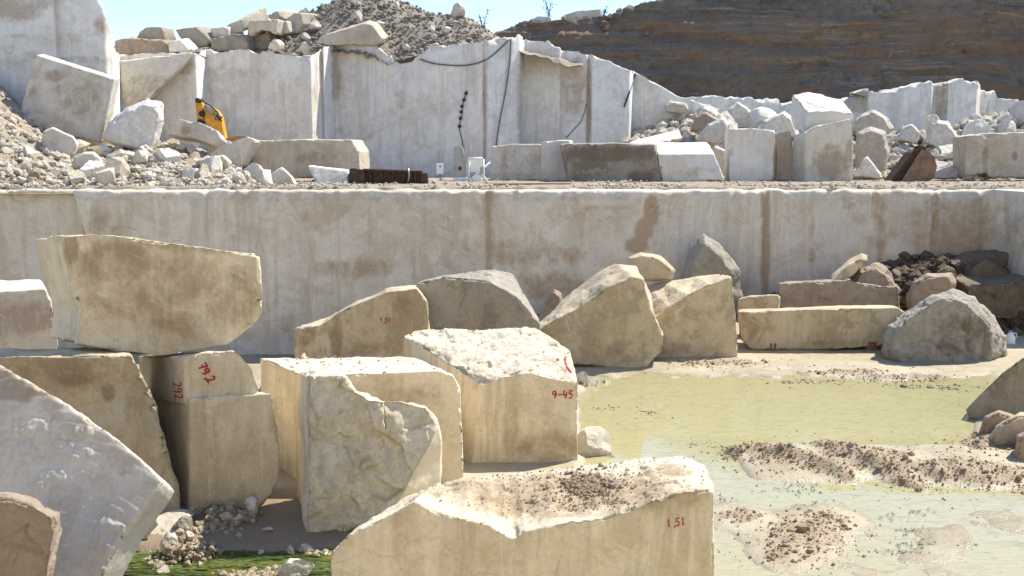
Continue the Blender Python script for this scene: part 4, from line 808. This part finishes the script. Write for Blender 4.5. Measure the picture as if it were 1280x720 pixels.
#PART3
RUSTY = simple('worn_yellow_paint', (.50, .26, .05), .6, 0, .4, 6, (.22, .12, .05))
# ------------------------------------------------------------------ red paint on the blocks
paint(b6, '9-45', 690, 498, 10, 0., .016)
paint(b6, '(', 704, 466, 20, 0., .03, 'painted_stroke')
paint(b7, '1,51', 834, 659, 10, -.12, .009)
paint(b2, '79,2', 247, 458, 11, 1.0, .018)
paint(b2, '292', 216, 478, 11, 1.45, .014)
paint(b11, '1,51', 475, 404, 6, -.1, .016)
# ------------------------------------------------------------------ machines and gear on the terrace
def side(name, poly, Y, w, m, root, bev=.03):      # plate or box section cut from a side outline
    bm = prism([(x, y, Y) for x, y in poly], Y, Vector((0, w, 0)))
    bmesh.ops.dissolve_limit(bm, angle_limit=.02, verts=bm.verts, edges=bm.edges)
    bmesh.ops.bevel(bm, geom=list(bm.edges), offset=bev, segments=2, affect='EDGES')
    return child(name, bm_mesh(name, bm), m, root)
YE = 47.5
ex = empty('excavator', P(280, 180, YE+.2)); tag(ex, 'yellow excavator with only its folded arm showing above the left rubble', 'excavator')
side('boom', [(254.5, 131), (262, 133), (270, 138), (275.5, 145), (278, 158), (281, 174), (275, 178), (269, 166), (262, 158), (256, 152)], YE, .55, YELLOW, ex)
side('stick', [(243.5, 124), (250.5, 124), (253, 132), (254, 152), (249, 154), (246, 150)], YE+.06, .42, YELLOW, ex)
side('base_frame', [(281, 173.5), (296, 170), (308, 170.5), (311, 173), (309, 177), (300, 173.5), (283, 178)], YE-.1, .5, RUSTY, ex)
bm = bmesh.new(); tube(bm, [P(256, 133, YE-.12), P(266, 142, YE-.12)], .09, 10); tube(bm, [P(266, 142, YE-.12), P(273, 150, YE-.12)], .05, 10)
child('hydraulic_cylinder', bm_mesh('hydraulic_cylinder', bm, True), STEEL, ex)
for (x, y, r) in ((247, 125.5, .12), (252, 142, .14), (249.5, 152, .12), (272, 147, .13)):
    bm = bmesh.new(); tube(bm, [P(x, y, YE-.16), P(x, y, YE)+Vector((0, .66, 0))], r, 12); child('pivot_pin', bm_mesh('pivot_pin', bm, True), BLACK, ex)
bm = bmesh.new(); tube(bm, [P(248, 125, YE-.1), P(256, 128, YE-.2), P(263, 132, YE-.15), P(272, 140, YE-.1), P(277, 152, YE-.12)], .035, 8); child('hydraulic_hose', bm_mesh('hydraulic_hose', bm, True), BLACK, ex)

YB = 40.8; zb = LEDGE
rb = empty('rusty_beam', P(486, 232, YB)); tag(rb, 'long dark rusty steel beam lying on the terrace edge beside the white wedge', 'steel beam')
bm = bmesh.new()
xa, xb = P(454, 225, YB).x, P(528, 225, YB).x
for dz, hz in ((.62, .04), (.06, .04)): bm_box(bm, ((xa+xb)/2, YB+.2, zb+dz), ((xb-xa)/2, .26, hz), Matrix.Rotation(.035, 3, 'Y'), .012)
bm_box(bm, ((xa+xb)/2, YB+.22, zb+.34), ((xb-xa)/2-.02, .10, .28), Matrix.Rotation(.035, 3, 'Y'), .01)
child('girder', bm_mesh('girder', bm), RUSTM, rb)
side('end_plate', [(436, 212), (440, 210), (456, 213), (457, 231), (438, 232)], YB-.05, .6, RUSTM, rb, .03)
for k in range(5):
    bm = bmesh.new(); x = xa+(xb-xa)*(.12+.19*k); bm_box(bm, (x, YB+.1, zb+.34), (.03, .12, .24), None, .008); child('stiffener', bm_mesh('stiffener', bm), RUSTM, rb)
bm = bmesh.new(); x = P(509, 220, YB).x; tube(bm, [Vector((x+.05, YB-.07, zb+.72)), Vector((x+.1, YB-.1, zb+.4)), Vector((x, YB-.1, zb+.05))], .035, 8); child('sling', bm_mesh('sling', bm, True), STEEL, rb)
side('end_block', [(526, 217), (534, 216), (535, 231), (526, 231)], YB+.02, .4, RUSTM, rb, .02)

YK = 45.
pb_ = empty('meter_box', P(550, 229, YK)); tag(pb_, 'small white box on a thin post on the terrace, left of the tall panel', 'meter box')
q = P(550, 211, YK); bm = bmesh.new(); bm_box(bm, q, (.16, .11, .24), None, .025); c = child('box', bm_mesh('box', bm), PLASTIC, pb_)
bm = bmesh.new(); bm_box(bm, q+Vector((.02, -.112, .1)), (.035, .006, .035), None, .003); child('meter_window', bm_mesh('meter_window', bm), GLASS, pb_)
bm = bmesh.new(); tube(bm, [q+Vector((0, 0, -.23)), Vector((q.x, q.y, LEDGE+.02))], .03, 8); child('post', bm_mesh('post', bm, True), STEEL, pb_)
bm = bmesh.new(); bm_box(bm, (q.x, q.y, LEDGE+.07), (.42, .12, .05), None, .015); child('base_board', bm_mesh('base_board', bm), PLASTIC, pb_)

cabn = empty('control_cabinet', P(575, 229, YK)); tag(cabn, 'tall greenish grey cabinet panel leaning beside the white frame on the terrace', 'cabinet')
side('shell', [(567, 184), (577, 183), (582, 200), (583.5, 222), (567.5, 222)], YK, .45, PANEL, cabn, .03)
side('base', [(567, 221.5), (584, 221.5), (585, 229), (567, 229)], YK-.05, .6, PLASTIC, cabn, .03)
side('hinge_strip', [(578, 184), (579.5, 184), (584.5, 205), (583, 205)], YK-.06, .06, STEEL, cabn, .006)
for (x0, y0, x1, y1) in ((569, 187, 576, 199), (570, 203, 580, 213)): side('door_panel', [(x0, y0), (x1, y0), (x1+1, y1), (x0, y1)], YK-.04, .05, PANEL, cabn, .008)
side('dial', [(573, 209), (575, 208), (577, 209), (577, 212), (575, 213), (573, 212)], YK-.07, .04, BLACK, cabn, .004)

fr_ = empty('machine_frame', P(597, 229, YK)); tag(fr_, 'white tubular frame with a back panel, chair like, right of the tall panel', 'machine frame')
side('back_panel', [(585, 199), (587, 197.5), (602, 198), (604, 200), (604.5, 214), (602, 216), (586, 215)], YK+.1, .08, PLASTIC, fr_, .02)
for pts, nm in (([(585, 198), (603.5, 198)], 'top_rail'), ([(604, 199), (605, 228)], 'leg'), ([(586, 199), (586, 228)], 'leg'), ([(586, 227), (600, 214), (613, 203)], 'brace'), ([(600, 214), (610, 228)], 'brace')):
    bm = bmesh.new(); tube(bm, [P(x, y, YK-.02) for x, y in pts], .05, 8); child(nm, bm_mesh(nm, bm, True), PLASTIC, fr_)
side('seat', [(590, 221), (593, 219), (600, 219), (603, 227), (590, 228)], YK-.15, .4, PLASTIC, fr_, .03)
bm = bmesh.new(); bm_box(bm, P(602, 213, YK-.08), (.07, .03, .16), None, .02); child('junction_box', bm_mesh('junction_box', bm), STEEL, fr_)

# plank along the terrace edge
bm = bmesh.new(); a, b = P(617, 229.5, 38.5), P(713, 225.5, 39.2); a.z = b.z = LEDGE+.14; mid = (a+b)/2; L = (b-a).length/2
bm_box(bm, mid, (L, .09, .03), (b-a).to_track_quat('X', 'Z').to_matrix(), .008); bm_box(bm, mid+Vector((-.9, -.16, -.05)), (L*.55, .07, .025), (b-a).to_track_quat('X', 'Z').to_matrix(), .008)
o = link('plank', bm_mesh('plank', bm), WOOD); recentre(o); tag(o, 'long weathered plank lying along the terrace edge below the grey block', 'plank')
# digger bucket
bk = empty('digger_bucket', P(1142, 227, 44.6)); tag(bk, 'rusty brown digger bucket lying on the terrace among white rocks', 'digger bucket')
YR = 44.6; side('side_plate', [(1126, 228), (1152, 187), (1160, 188), (1168, 196), (1171.5, 208), (1168, 222), (1160, 228)], YR, .06, RUSTB, bk, .012)
side('side_plate', [(1126, 228), (1152, 187), (1160, 188), (1168, 196), (1171.5, 208), (1168, 222), (1160, 228)], YR+1.1, .06, RUSTB, bk, .012)
side('shell', [(1158, 188.5), (1160, 188.5), (1167.5, 197), (1171, 208), (1167.5, 221), (1160, 227), (1160, 224), (1165.5, 219), (1168.5, 208), (1165.5, 199)], YR+.05, 1.08, RUSTB, bk, .01)
side('opening_plate', [(1113, 227), (1141, 190), (1148, 186), (1151, 188), (1126, 228)], YR+.25, .9, RUSTM, bk, .03)
side('lug', [(1142, 192), (1144, 183), (1150, 181.5), (1156, 184), (1158, 190)], YR+.4, .12, RUSTM, bk, .02); side('lug', [(1142, 192), (1144, 183), (1150, 181.5), (1156, 184), (1158, 190)], YR+.75, .12, RUSTM, bk, .02)
# small yellow can among the rocks, white twin caps by the boulder
bm = bmesh.new(); q = P(1199, 198, 47.); bm_box(bm, q, (.2, .13, .2), Matrix.Rotation(.4, 3, 'Y'), .04); bm_box(bm, q+Vector((.05, 0, .23)), (.05, .05, .05), Matrix.Rotation(.4, 3, 'Y'), .015)
o = link('canister', bm_mesh('canister', bm, True), YELLOW); recentre(o); tag(o, 'small yellow canister half hidden in the rubble left of the grooved block', 'canister')
jg = empty('white_jug', P(1262, 433, GY(433)-.0)); q0 = jg.location; tag(jg, 'small white plastic jug on the mud right of the rounded boulder', 'jug')
bm = bmesh.new(); zs = [(0, .13), (.03, .15), (.22, .15), (.30, .12), (.36, .06), (.40, .05)]
rings = [[bm.verts.new((q0.x+r*math.cos(2*math.pi*k/16), q0.y+r*math.sin(2*math.pi*k/16), .02+z)) for k in range(16)] for z, r in zs]
for a, b in zip(rings, rings[1:]):
    for k in range(16): bm.faces.new((a[k], a[(k+1) % 16], b[(k+1) % 16], b[k]))
bm.faces.new(rings[0][::-1]); bm.faces.new(rings[-1]); child('bottle', bm_mesh('bottle', bm, True), PLASTIC, jg)
bm = bmesh.new(); tube(bm, [(q0.x, q0.y, .42), (q0.x, q0.y, .47)], .06, 12); child('cap', bm_mesh('cap', bm, True), STEEL, jg)
bm = bmesh.new(); tube(bm, [(q0.x+.05, q0.y-.02, .40), (q0.x+.17, q0.y-.03, .38), (q0.x+.19, q0.y-.03, .28), (q0.x+.13, q0.y-.02, .2)], .018, 8); child('handle', bm_mesh('handle', bm, True), PLASTIC, jg)

# cables hanging on the sawn face
def face_pts(pp):
    o = bpy.data.objects['sawn_rock_face']; global _fb
    if '_fb' not in globals(): _fb = BVHTree.FromPolygons([v.co.copy() for v in o.data.vertices], [p.vertices[:] for p in o.data.polygons])
    out = []
    for x, y in pp:
        h = _fb.ray_cast(cam.location, ray(x, y).normalized()); out.append((h[0] if h[0] else P(x, y, 54))+Vector((0, -.06, 0)))
    return out
def resample(pp, k=6):
    out = []
    for i in range(len(pp)-1):
        p0, p1, p2, p3 = pp[max(i-1, 0)], pp[i], pp[i+1], pp[min(i+2, len(pp)-1)]
        for j in range(k):
            t = j/k; out.append(tuple(.5*((2*p1[a])+(-p0[a]+p2[a])*t+(2*p0[a]-5*p1[a]+4*p2[a]-p3[a])*t*t+(-p0[a]+3*p1[a]-3*p2[a]+p3[a])*t**3) for a in (0, 1)))
    return out+[pp[-1]]
def cable(pp, r, lb, m=CABLE, grp='cables on the sawn face'):
    bm = bmesh.new(); pts = face_pts(resample(pp)); pts = [pts[0]]+[(a+b+c)/3 for a, b, c in zip(pts, pts[1:], pts[2:])]+[pts[-1]]
    tube(bm, pts, r, 6); o = link('cable', bm_mesh('cable', bm, True), m); recentre(o); tag(o, lb, 'cable', grp)
cable([(525, 74), (545, 80), (580, 82), (605, 76), (622, 64), (637, 49)], .04, 'thin grey cable sagging across the top of the sawn face')
cable([(639, 48), (637, 80), (632, 115), (625, 150), (620, 184)], .035, 'long thin cable hanging straight down the sawn face above the grey block')
cable([(584, 113), (579, 128), (577, 145), (574, 158), (577, 172), (580, 188)], .03, 'knotted black cord hanging down to the tall cabinet panel')
kn = bpy.data.objects[[o.name for o in COL.objects if o.get('label', '').startswith('knotted')][0]]
for (x, y) in ((583, 115), (580.5, 123), (578, 131), (577, 138), (576, 146), (575, 156)):
    p = face_pts([(x, y), (x-1, y+4)]); bm = bmesh.new(); tube(bm, [p[0], (p[0]+p[1])/2, p[1]], [.06, .10, .05], 8); child('knot', bm_mesh('knot', bm, True), BLACK, kn)
cable([(794, 92), (790, 106), (785, 120), (780, 134)], .05, 'short black hose hanging at the bright corner of the sawn face', BLACK)
cable([(733, 130), (727, 150), (715, 164), (708, 172)], .025, 'thin wire hanging low on the sawn face above the dark crusted block')

# wisps of shrub on the crest
def shrub(x, y, Y, h, lb, n=7, spread=.35, dens=26):
    b = P(x, y, Y); r = empty('shrub', b); bm = bmesh.new(); lm = bmesh.new()
    for k in range(n):
        a = random.uniform(0, 6.28); t = random.uniform(.6, 1.); top = b+Vector((math.cos(a)*spread*h*t, math.sin(a)*spread*h*t, h*t)); midp = (b+top)/2+Vector((random.uniform(-.08, .08)*h, 0, .06*h))
        tube(bm, [b, midp, top], [.03, .02, .008], 5)
        for j in range(dens):
            u = random.uniform(.3, 1.05); p = b+(top-b)*u+Vector([random.gauss(0, .09*h) for _ in range(3)]); s = random.uniform(.05, .11)
            d1 = Vector([random.gauss(0, 1) for _ in range(3)]).normalized()*s; d2 = Vector([random.gauss(0, 1) for _ in range(3)]).normalized()*s*.5
            lm.faces.new([lm.verts.new(p-d1), lm.verts.new(p+d2), lm.verts.new(p+d1), lm.verts.new(p-d2)])
    child('stem', bm_mesh('stem', bm), TWIG, r); child('foliage', bm_mesh('foliage', lm), LEAF, r); tag(r, lb, 'shrub', 'shrubs on the crest'); return r
shrub(604, 36, 61, 1.25, 'thin wispy shrub at the right end of the grey spoil heap', 4, .3, 10)
shrub(687, 28, 85, 2.1, 'tall thin shrub beside the small boulder on the far brown crest', 6, .25, 26)
shrub(753, 22, 85.5, 1.0, 'low bush at the right of the flat pale boulder on the far crest', 6, .5, 22)

# ------------------------------------------------------------------ loose rocks
GL_ = 'loose rocks in the left rubble bank'
def on(hf, x, Y): q = P(x, 200, Y); return Vector((q.x, Y, hf(q.x, Y)))
taken = []
for i in range(150):
    x = random.uniform(-40, 325); Yq = 37.6+8.3*random.random()**1.1
    p = on(left_h, x, Yq); s = random.choice([.35, .4, .5, .6, .75, .95, 1.2, 1.5])*random.uniform(.85, 1.15)
    if any((p-q).length < (s+r)*.42 for q, r in taken): continue
    taken.append((p, s)); rock(p, s, random.choice(['pale', 'pale', 'white', 'grey', 'tan', 'tan', 'grey', 'pale'] if x > 60 else ['pale', 'grey', 'tan', 'brown', 'brown', 'grey']), random.choice(['blocky', 'blocky', 'jagged', 'flat']), GL_, (1, random.uniform(.75, 1), random.uniform(.8, 1.1)))
GR_ = 'loose rocks in the right rubble slope'; taken = []
for i in range(190):
    x = random.uniform(720, 1300); Yq = 48.6+10*random.random()
    if x < 870 and Yq > 55.5: continue
    p = on(right_h, x, Yq); s = random.choice([.4, .5, .6, .8, 1., 1.3, 1.7] if x > 880 else [.3, .4, .5, .6])*random.uniform(.85, 1.15)
    if any((p-q).length < (s+r)*.31 for q, r in taken): continue
    dark = x > 1215 or (x < 860 and Yq > 53)
    taken.append((p, s)); rock(p, s, random.choice(['grey', 'tan', 'dark', 'grey'] if dark else ['pale', 'pale', 'white', 'white', 'grey', 'tan']), random.choice(['blocky', 'blocky', 'jagged', 'flat']), GR_, (1, random.uniform(.75, 1), random.uniform(.85, 1.15)))
GS_ = 'stones scattered on the spoil heap'; taken = []
for i in range(48):
    x = random.uniform(330, 580); Yq = random.uniform(54.9, 60.5); q = P(x, 30, Yq); p = Vector((q.x, Yq, spoil_h(q.x, Yq))); s = random.choice([.35, .45, .6, .8])
    if any((p-a).length < (s+r)*.5 for a, r in taken): continue
    taken.append((p, s)); rock(p, s, random.choice(['grey', 'grey', 'tan', 'pale']), random.choice(['blocky', 'jagged', 'flat']), GS_)
# small stones by the foreground blocks
GF = 'small stones on the ground by the foreground blocks'
def gr(x, y, w, tone, shape, h=1., label=None, grp=GF, tilt=.25):
    r = ray(x, y); t = -CAMZ/r.z; q = Vector((r.x*t, r.y*t, 0)); q.z = ground_h(q.x, q.y); return rock(q, w/F*q.y*1.1, tone, shape, grp, (1, .8, h), label, tilt, seat=.15)
gr(742, 569, 42, 'pale', 'jagged', .8, 'cream stone at the right foot of the block with the red number')
gr(728, 482, 20, 'pale', 'jagged', 1.); gr(742, 482, 26, 'tan', 'flat', 1.); gr(715, 478, 16, 'pale', 'blocky'); gr(757, 478, 14, 'pale', 'blocky'); gr(700, 470, 18, 'tan', 'blocky')
gr(212, 664, 74, 'tan', 'flat', .7, 'flat tan slab piece on the ground at the foot of the upright cream block', tilt=.08)
gr(178, 676, 50, 'pale', 'blocky', .8, 'pale block end half hidden by the right rim of the grey slab')
gr(366, 716, 52, 'pale', 'blocky', .9, 'pale stone lying in the green ditch by the long low block')
for (x, y, w, tn, sh) in [(330, 720, 34, 'tan', 'flat'), (250, 690, 22, 'grey', 'blocky'), (218, 688, 24, 'grey', 'jagged'), (236, 684, 18, 'grey', 'blocky'), (232, 668, 26, 'dark', 'blocky'), (246, 662, 20, 'dark', 'flat'), (300, 656, 22, 'pale', 'flat'), (312, 648, 20, 'pale', 'jagged'), (292, 652, 18, 'tan', 'blocky'), (282, 658, 16, 'tan', 'blocky'),
                         (384, 688, 20, 'pale', 'flat'), (404, 690, 18, 'pale', 'flat'), (364, 690, 12, 'pale', 'jagged'), (310, 728, 40, 'tan', 'flat'), (262, 726, 30, 'tan', 'flat'), (205, 712, 22, 'tan', 'blocky'), (190, 660, 18, 'dark', 'blocky'), (334, 668, 14, 'pale', 'flat'), (326, 690, 9, 'pale', 'blocky')]:
    gr(x, y, w, tn, sh)
GC = 'rocks at the foot of the lower face'
for (x, y, w, tn, sh) in [(1090, 400, 40, 'brown', 'blocky'), (1130, 402, 36, 'brown', 'jagged'), (1195, 385, 40, 'dark', 'blocky'), (1230, 402, 44, 'dark', 'jagged'), (1268, 408, 46, 'dark', 'blocky'), (1250, 385, 30, 'brown', 'blocky'), (1150, 372, 26, 'brown', 'blocky'), (1180, 350, 24, 'brown', 'jagged'), (1120, 360, 22, 'brown', 'jagged'), (1105, 345, 20, 'dark', 'blocky'),
                         (940, 398, 26, 'tan', 'blocky'), (720, 410, 28, 'brown', 'blocky'), (650, 415, 30, 'brown', 'jagged'), (840, 400, 24, 'tan', 'blocky'), (1000, 400, 24, 'brown', 'blocky'), (1270, 370, 34, 'dark', 'blocky')]:
    q = P(x, y, 33.5+random.uniform(-.8, 1.4)); q.z = min(max(ground_h(q.x, q.y), 0), 1) if y > 380 else max(q.z, 0)
    o_ = rock(q, w/F*q.y, tn, sh, GC)
    if tn in ('dark', 'brown') and x > 1100: o_.material_slots[0].material = DKSTONE
# apron of dark soil under the right-hand rubble so it rests on something
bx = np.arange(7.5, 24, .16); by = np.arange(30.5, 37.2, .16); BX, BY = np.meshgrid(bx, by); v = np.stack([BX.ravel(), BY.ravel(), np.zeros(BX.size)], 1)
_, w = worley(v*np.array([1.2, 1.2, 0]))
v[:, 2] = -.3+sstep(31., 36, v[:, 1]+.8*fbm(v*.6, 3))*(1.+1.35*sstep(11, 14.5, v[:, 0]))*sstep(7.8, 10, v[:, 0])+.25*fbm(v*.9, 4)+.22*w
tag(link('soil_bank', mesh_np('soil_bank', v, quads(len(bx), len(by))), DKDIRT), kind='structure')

# ------------------------------------------------------------------ crumbs and gravel
cand = gv[near & (mud > .34) & (gy < 730) & (gx < 1300) & (gx > 700)]
idx = RNG.choice(len(cand), min(8000, len(cand)*3), replace=True)
pts = cand[idx]+np.stack([RNG.uniform(-.05, .05, len(idx)), RNG.uniform(-.05, .05, len(idx)), np.full(len(idx), .0)], 1)
far_ = RNG.random(len(idx)) < .35                              # strays thrown wide of the heaps
pts[far_, :2] += RNG.normal(0, .55, (int(far_.sum()), 2)); pts[:, 2] = [max(ground_h(a, b), .0)+.003 for a, b in pts[:, :2]]
clods('mud_clods', pts, np.where(far_, RNG.gamma(2., .013, len(idx)), RNG.gamma(1.1, .024, len(idx)))+.008, CLOD)
ii = RNG.choice(110*CLN, 4200); pts = CLIFFV[ii]+np.array([0, .05, 0]); k_ = perlin(pts*.12)+RNG.normal(0, .3, len(ii)) > .05
clods('cliff_stones', pts[k_], RNG.gamma(1.3, .17, len(ii))[k_]+.08, CLIFF)
ii = RNG.choice(3*CLN, 420)+110*CLN; clods('crest_stones', CLIFFV[ii]+np.array([0, 0, .03]), RNG.gamma(1.3, .2, len(ii))+.1, SPOIL)
pts, sz = [], []
for i in range(2600):                                         # crumbled lip and litter of the terrace
    x = random.uniform(-22, 22); Yq = YW+abs(random.gauss(0, 1))**1.5*1.6+.5
    if perlin([[x*.35, Yq*.3, 3.]])[0] < random.uniform(-.3, .3): continue
    if random.random() < .35: Yq = random.uniform(36.3, 47)
    pts.append((x, Yq, LEDGE+.10+.05*random.random())); sz.append(random.choice([.05, .07, .10, .14, .22])*random.uniform(.6, 1.2))
clods('terrace_gravel', pts, sz, GRAVEL)
pts, sz = [], []
for i in range(4200):
    x = random.uniform(-70, 330); Yq = random.uniform(37.3, 46); p = on(left_h, x, Yq); pts.append((p.x, p.y, p.z+.04)); sz.append(random.choice([.07, .10, .15, .22, .34, .5])*random.uniform(.6, 1.2))
clods('rubble_gravel', pts, sz, GRAVEL)
pts, sz = [], []
for i in range(5200):
    x = random.uniform(690, 1330); Yq = random.uniform(48.3, 61); p = on(right_h, x, Yq); pts.append((p.x, p.y, p.z+.05)); sz.append(random.choice([.12, .2, .32, .5, .7, .9])*random.uniform(.6, 1.2))
clods('slope_gravel', pts, sz, GRAVEL)
pts, sz = [], []
for i in range(5200):
    x = random.uniform(250, 640); Yq = random.uniform(54.6, 62); q = P(x, 30, Yq); pts.append((q.x, Yq, spoil_h(q.x, Yq)+.03)); sz.append(random.choice([.06, .09, .14, .22, .32])*random.uniform(.6, 1.2))
clods('spoil_gravel', pts, sz, SPOIL)
pts, sz = [], []
for i in range(2600):
    x = random.uniform(8.5, 22); y = random.uniform(31, 36.5); j = int(np.clip(np.searchsorted(bx, x), 0, len(bx)-1)); k = int(np.clip(np.searchsorted(by, y), 0, len(by)-1)); pts.append((x, y, v[k*len(bx)+j, 2]+.02)); sz.append(random.choice([.1, .16, .26, .42, .6])*random.uniform(.6, 1.2))
clods('soil_clods', pts, sz, DKDIRT)
# crumbs lying on the near block, found by dropping on to its top
me = b7.data; bv = BVHTree.FromPolygons([q.co+b7.location for q in me.vertices], [p.vertices[:] for p in me.polygons])
pts, sz = [], []
for i in range(1500):
    x = random.gauss(715, 60) if i % 4 else random.uniform(470, 880); y = random.uniform(572, 640)
    h = bv.ray_cast(cam.location, ray(x, y).normalized())
    if h[0] and h[1].z > .55: pts.append(tuple(h[0]+Vector((0, 0, .006)))); sz.append(random.choice([.008, .012, .018, .03])*random.uniform(.7, 1.5))
for i in range(420):
    h = bv.ray_cast(cam.location, ray(random.gauss(735, 17), random.gauss(608, 7)).normalized())
    if h[0] and h[1].z > .5: pts.append(tuple(h[0]+Vector((0, 0, .012)))); sz.append(random.choice([.03, .05, .075])*random.uniform(.7, 1.4))
clods('block_crumbs', pts, sz, CLOD)
for ob, (x0, x1, y0, y1), nn in ((b4, (330, 560, 444, 468), 150), (b6, (520, 700, 410, 470), 50)):
    me = ob.data; bv = BVHTree.FromPolygons([q.co+ob.location for q in me.vertices], [p.vertices[:] for p in me.polygons]); pts, sz = [], []
    for i in range(nn):
        h = bv.ray_cast(cam.location, ray(random.uniform(x0, x1), random.uniform(y0, y1)).normalized())
        if h[0] and h[1].z > .6: pts.append(tuple(h[0]+Vector((0, 0, .006)))); sz.append(random.choice([.015, .025, .04, .07])*random.uniform(.7, 1.4))
    if pts: clods('stone_chips', pts, sz, GRAVEL)
pts, sz = [], []
for (x, y, rx, ry, nn) in [(285, 652, 28, 9, 420), (270, 660, 24, 5, 120), (235, 693, 34, 10, 330), (200, 706, 14, 8, 90), (320, 716, 40, 6, 160), (395, 690, 22, 3, 60), (748, 565, 30, 8, 120), (735, 482, 34, 4, 100), (250, 668, 60, 6, 120)]:
    for i in range(nn):
        r = ray(random.gauss(x, rx*.5), random.gauss(y, ry*.5)); t = -CAMZ/r.z; q = Vector((r.x*t, r.y*t, 0)); bump = .22*math.exp(-((random.random())*2)**2) if nn > 300 else 0
        pts.append((q.x, q.y, max(ground_h(q.x, q.y), -.04)+.01+bump*random.random())); sz.append(random.choice([.03, .05, .08, .12])*random.uniform(.7, 1.4))
clods('ground_gravel', pts, sz, earth('tan_gravel', (.42, .345, .24), (.31, .24, .155), (.54, .46, .34), 1., .6))
# green weed drifting in the pool
ALG = simple('pond_weed_green', (.12, .15, .07), .5, 0, .5, 9)
pts, fs = [], []
for (x, y, rx, ry, nn) in [(1000, 612, 26, 5, 140), (1020, 632, 16, 4, 90), (1160, 680, 26, 4, 150), (1145, 662, 14, 3, 60), (1150, 640, 10, 3, 40), (905, 625, 10, 5, 60), (905, 560, 10, 4, 30), (1110, 648, 12, 3, 40), (1120, 690, 24, 3, 60), (862, 555, 16, 3, 30), (1185, 505, 30, 4, 30)]:
    for i in range(nn//2):
        r = ray(random.gauss(x, rx*.9), random.gauss(y, ry*.9)); t = -(CAMZ-.01)/r.z; c = Vector((r.x*t, r.y*t, .008+.01*random.random())); a = random.uniform(0, 6.28); s = random.uniform(.01, .035)
        k = len(pts); pts += [tuple(c+Vector((math.cos(a+j)*s*(1 if j % 2 else .35), math.sin(a+j)*s*(1 if j % 2 else .35), random.uniform(0, .012)))) for j in (0, 1.57, 3.14, 4.71)]; fs.append((k, k+1, k+2, k+3))
tag(link('pond_weed', mesh_np('pond_weed', pts, fs), ALG), kind='stuff')

for nm_, colr, cnt in (('algae_mat', (.115, .145, .03), 1500), ('algae_mat', (.05, .075, .012), 900)):
    pts, fs = [], []
    while len(fs) < cnt:
        r = ray(random.uniform(130, 425), random.uniform(684, 735)); t = -(CAMZ+.02)/r.z; c = Vector((r.x*t, r.y*t, -.021+.008*random.random()))
        if perlin([[c.x*1.1, c.y*3.2, 2.+cnt]])[0] < random.uniform(-.1, .35): continue
        a = random.uniform(-.5, .5); s = random.uniform(.015, .06); k = len(pts)
        pts += [tuple(c+Vector((math.cos(a+j)*s*(2.2 if j in (0, 3.14) else .5), math.sin(a+j)*s*(.8 if j in (0, 3.14) else .5), random.uniform(0, .01)))) for j in (0, 1.57, 3.14, 4.71)]; fs.append((k, k+1, k+2, k+3))
    tag(link(nm_, mesh_np(nm_, pts, fs), simple('algae_green', colr, .5, 0, .4, 12)), kind='stuff')

# ------------------------------------------------------------------ say which rock is which, by its nearest landmark
bpy.context.view_layer.update()
LM = {'the tilted square slab': (83, 125), 'the white rounded boulder': (168, 158), 'the yellow excavator arm': (262, 148), 'the wide beige block': (382, 195), 'the blue grey tipped slab': (290, 190), 'the white wedge': (412, 220),
      'the dark crusted block': (762, 205), 'the white sloping block': (860, 200), 'the smooth white upright block': (940, 195), 'the two stacked blocks': (1030, 170), 'the rusty digger bucket': (1142, 205), 'the pinkish grooved block': (1260, 195), 'the far white rock face': (1160, 125),
      'the tan slab below the spoil heap': (425, 44), 'the wispy shrub': (604, 28), 'the stacked crest boulders': (320, 42), 'the upright cream block': (290, 560), 'the grey foreground slab': (110, 600), 'the rough broken block': (460, 570), 'the long low block': (640, 640),
      'the cream pool block': (650, 500), 'the pointed tan boulder': (760, 400), 'the long flat slab': (1025, 410), 'the rounded boulder': (1180, 410), 'the squared tan block': (870, 400), 'the grey rough block': (600, 375)}
groups = {}
for (o, s, tone, shape, grp, lb) in ROCKS:
    if lb: continue
    x, y = proj([o.location]); x, y = x[0], y[0]
    an = min(LM, key=lambda k: math.hypot((LM[k][0]-x), (LM[k][1]-y)*1.3)); dx, dy = x-LM[an][0], y-LM[an][1]
    rel = ('right of' if dx > 0 else 'left of') if abs(dx) > abs(dy)*1.1 else ('below' if dy > 0 else 'above')
    size = 'small' if s < .6 else ('large' if s > 1.05 else 'medium')
    groups.setdefault((size, tone, shape, rel, an), []).append((math.hypot(dx, dy), o))
ORD = ['', 'second ', 'third ', 'fourth ', 'fifth ', 'sixth ', 'seventh ', 'eighth ', 'ninth ', 'tenth ']
for (size, tone, shape, rel, an), lst in groups.items():
    lst.sort(key=lambda t: t[0])
    for i, (dd, o) in enumerate(lst):
        o['label'] = f"{size} {tone} {shape} rock {rel} {an}" if len(lst) == 1 else f"{ORD[min(i, 9)]}nearest {size} {tone} {shape} rock {rel} {an}"
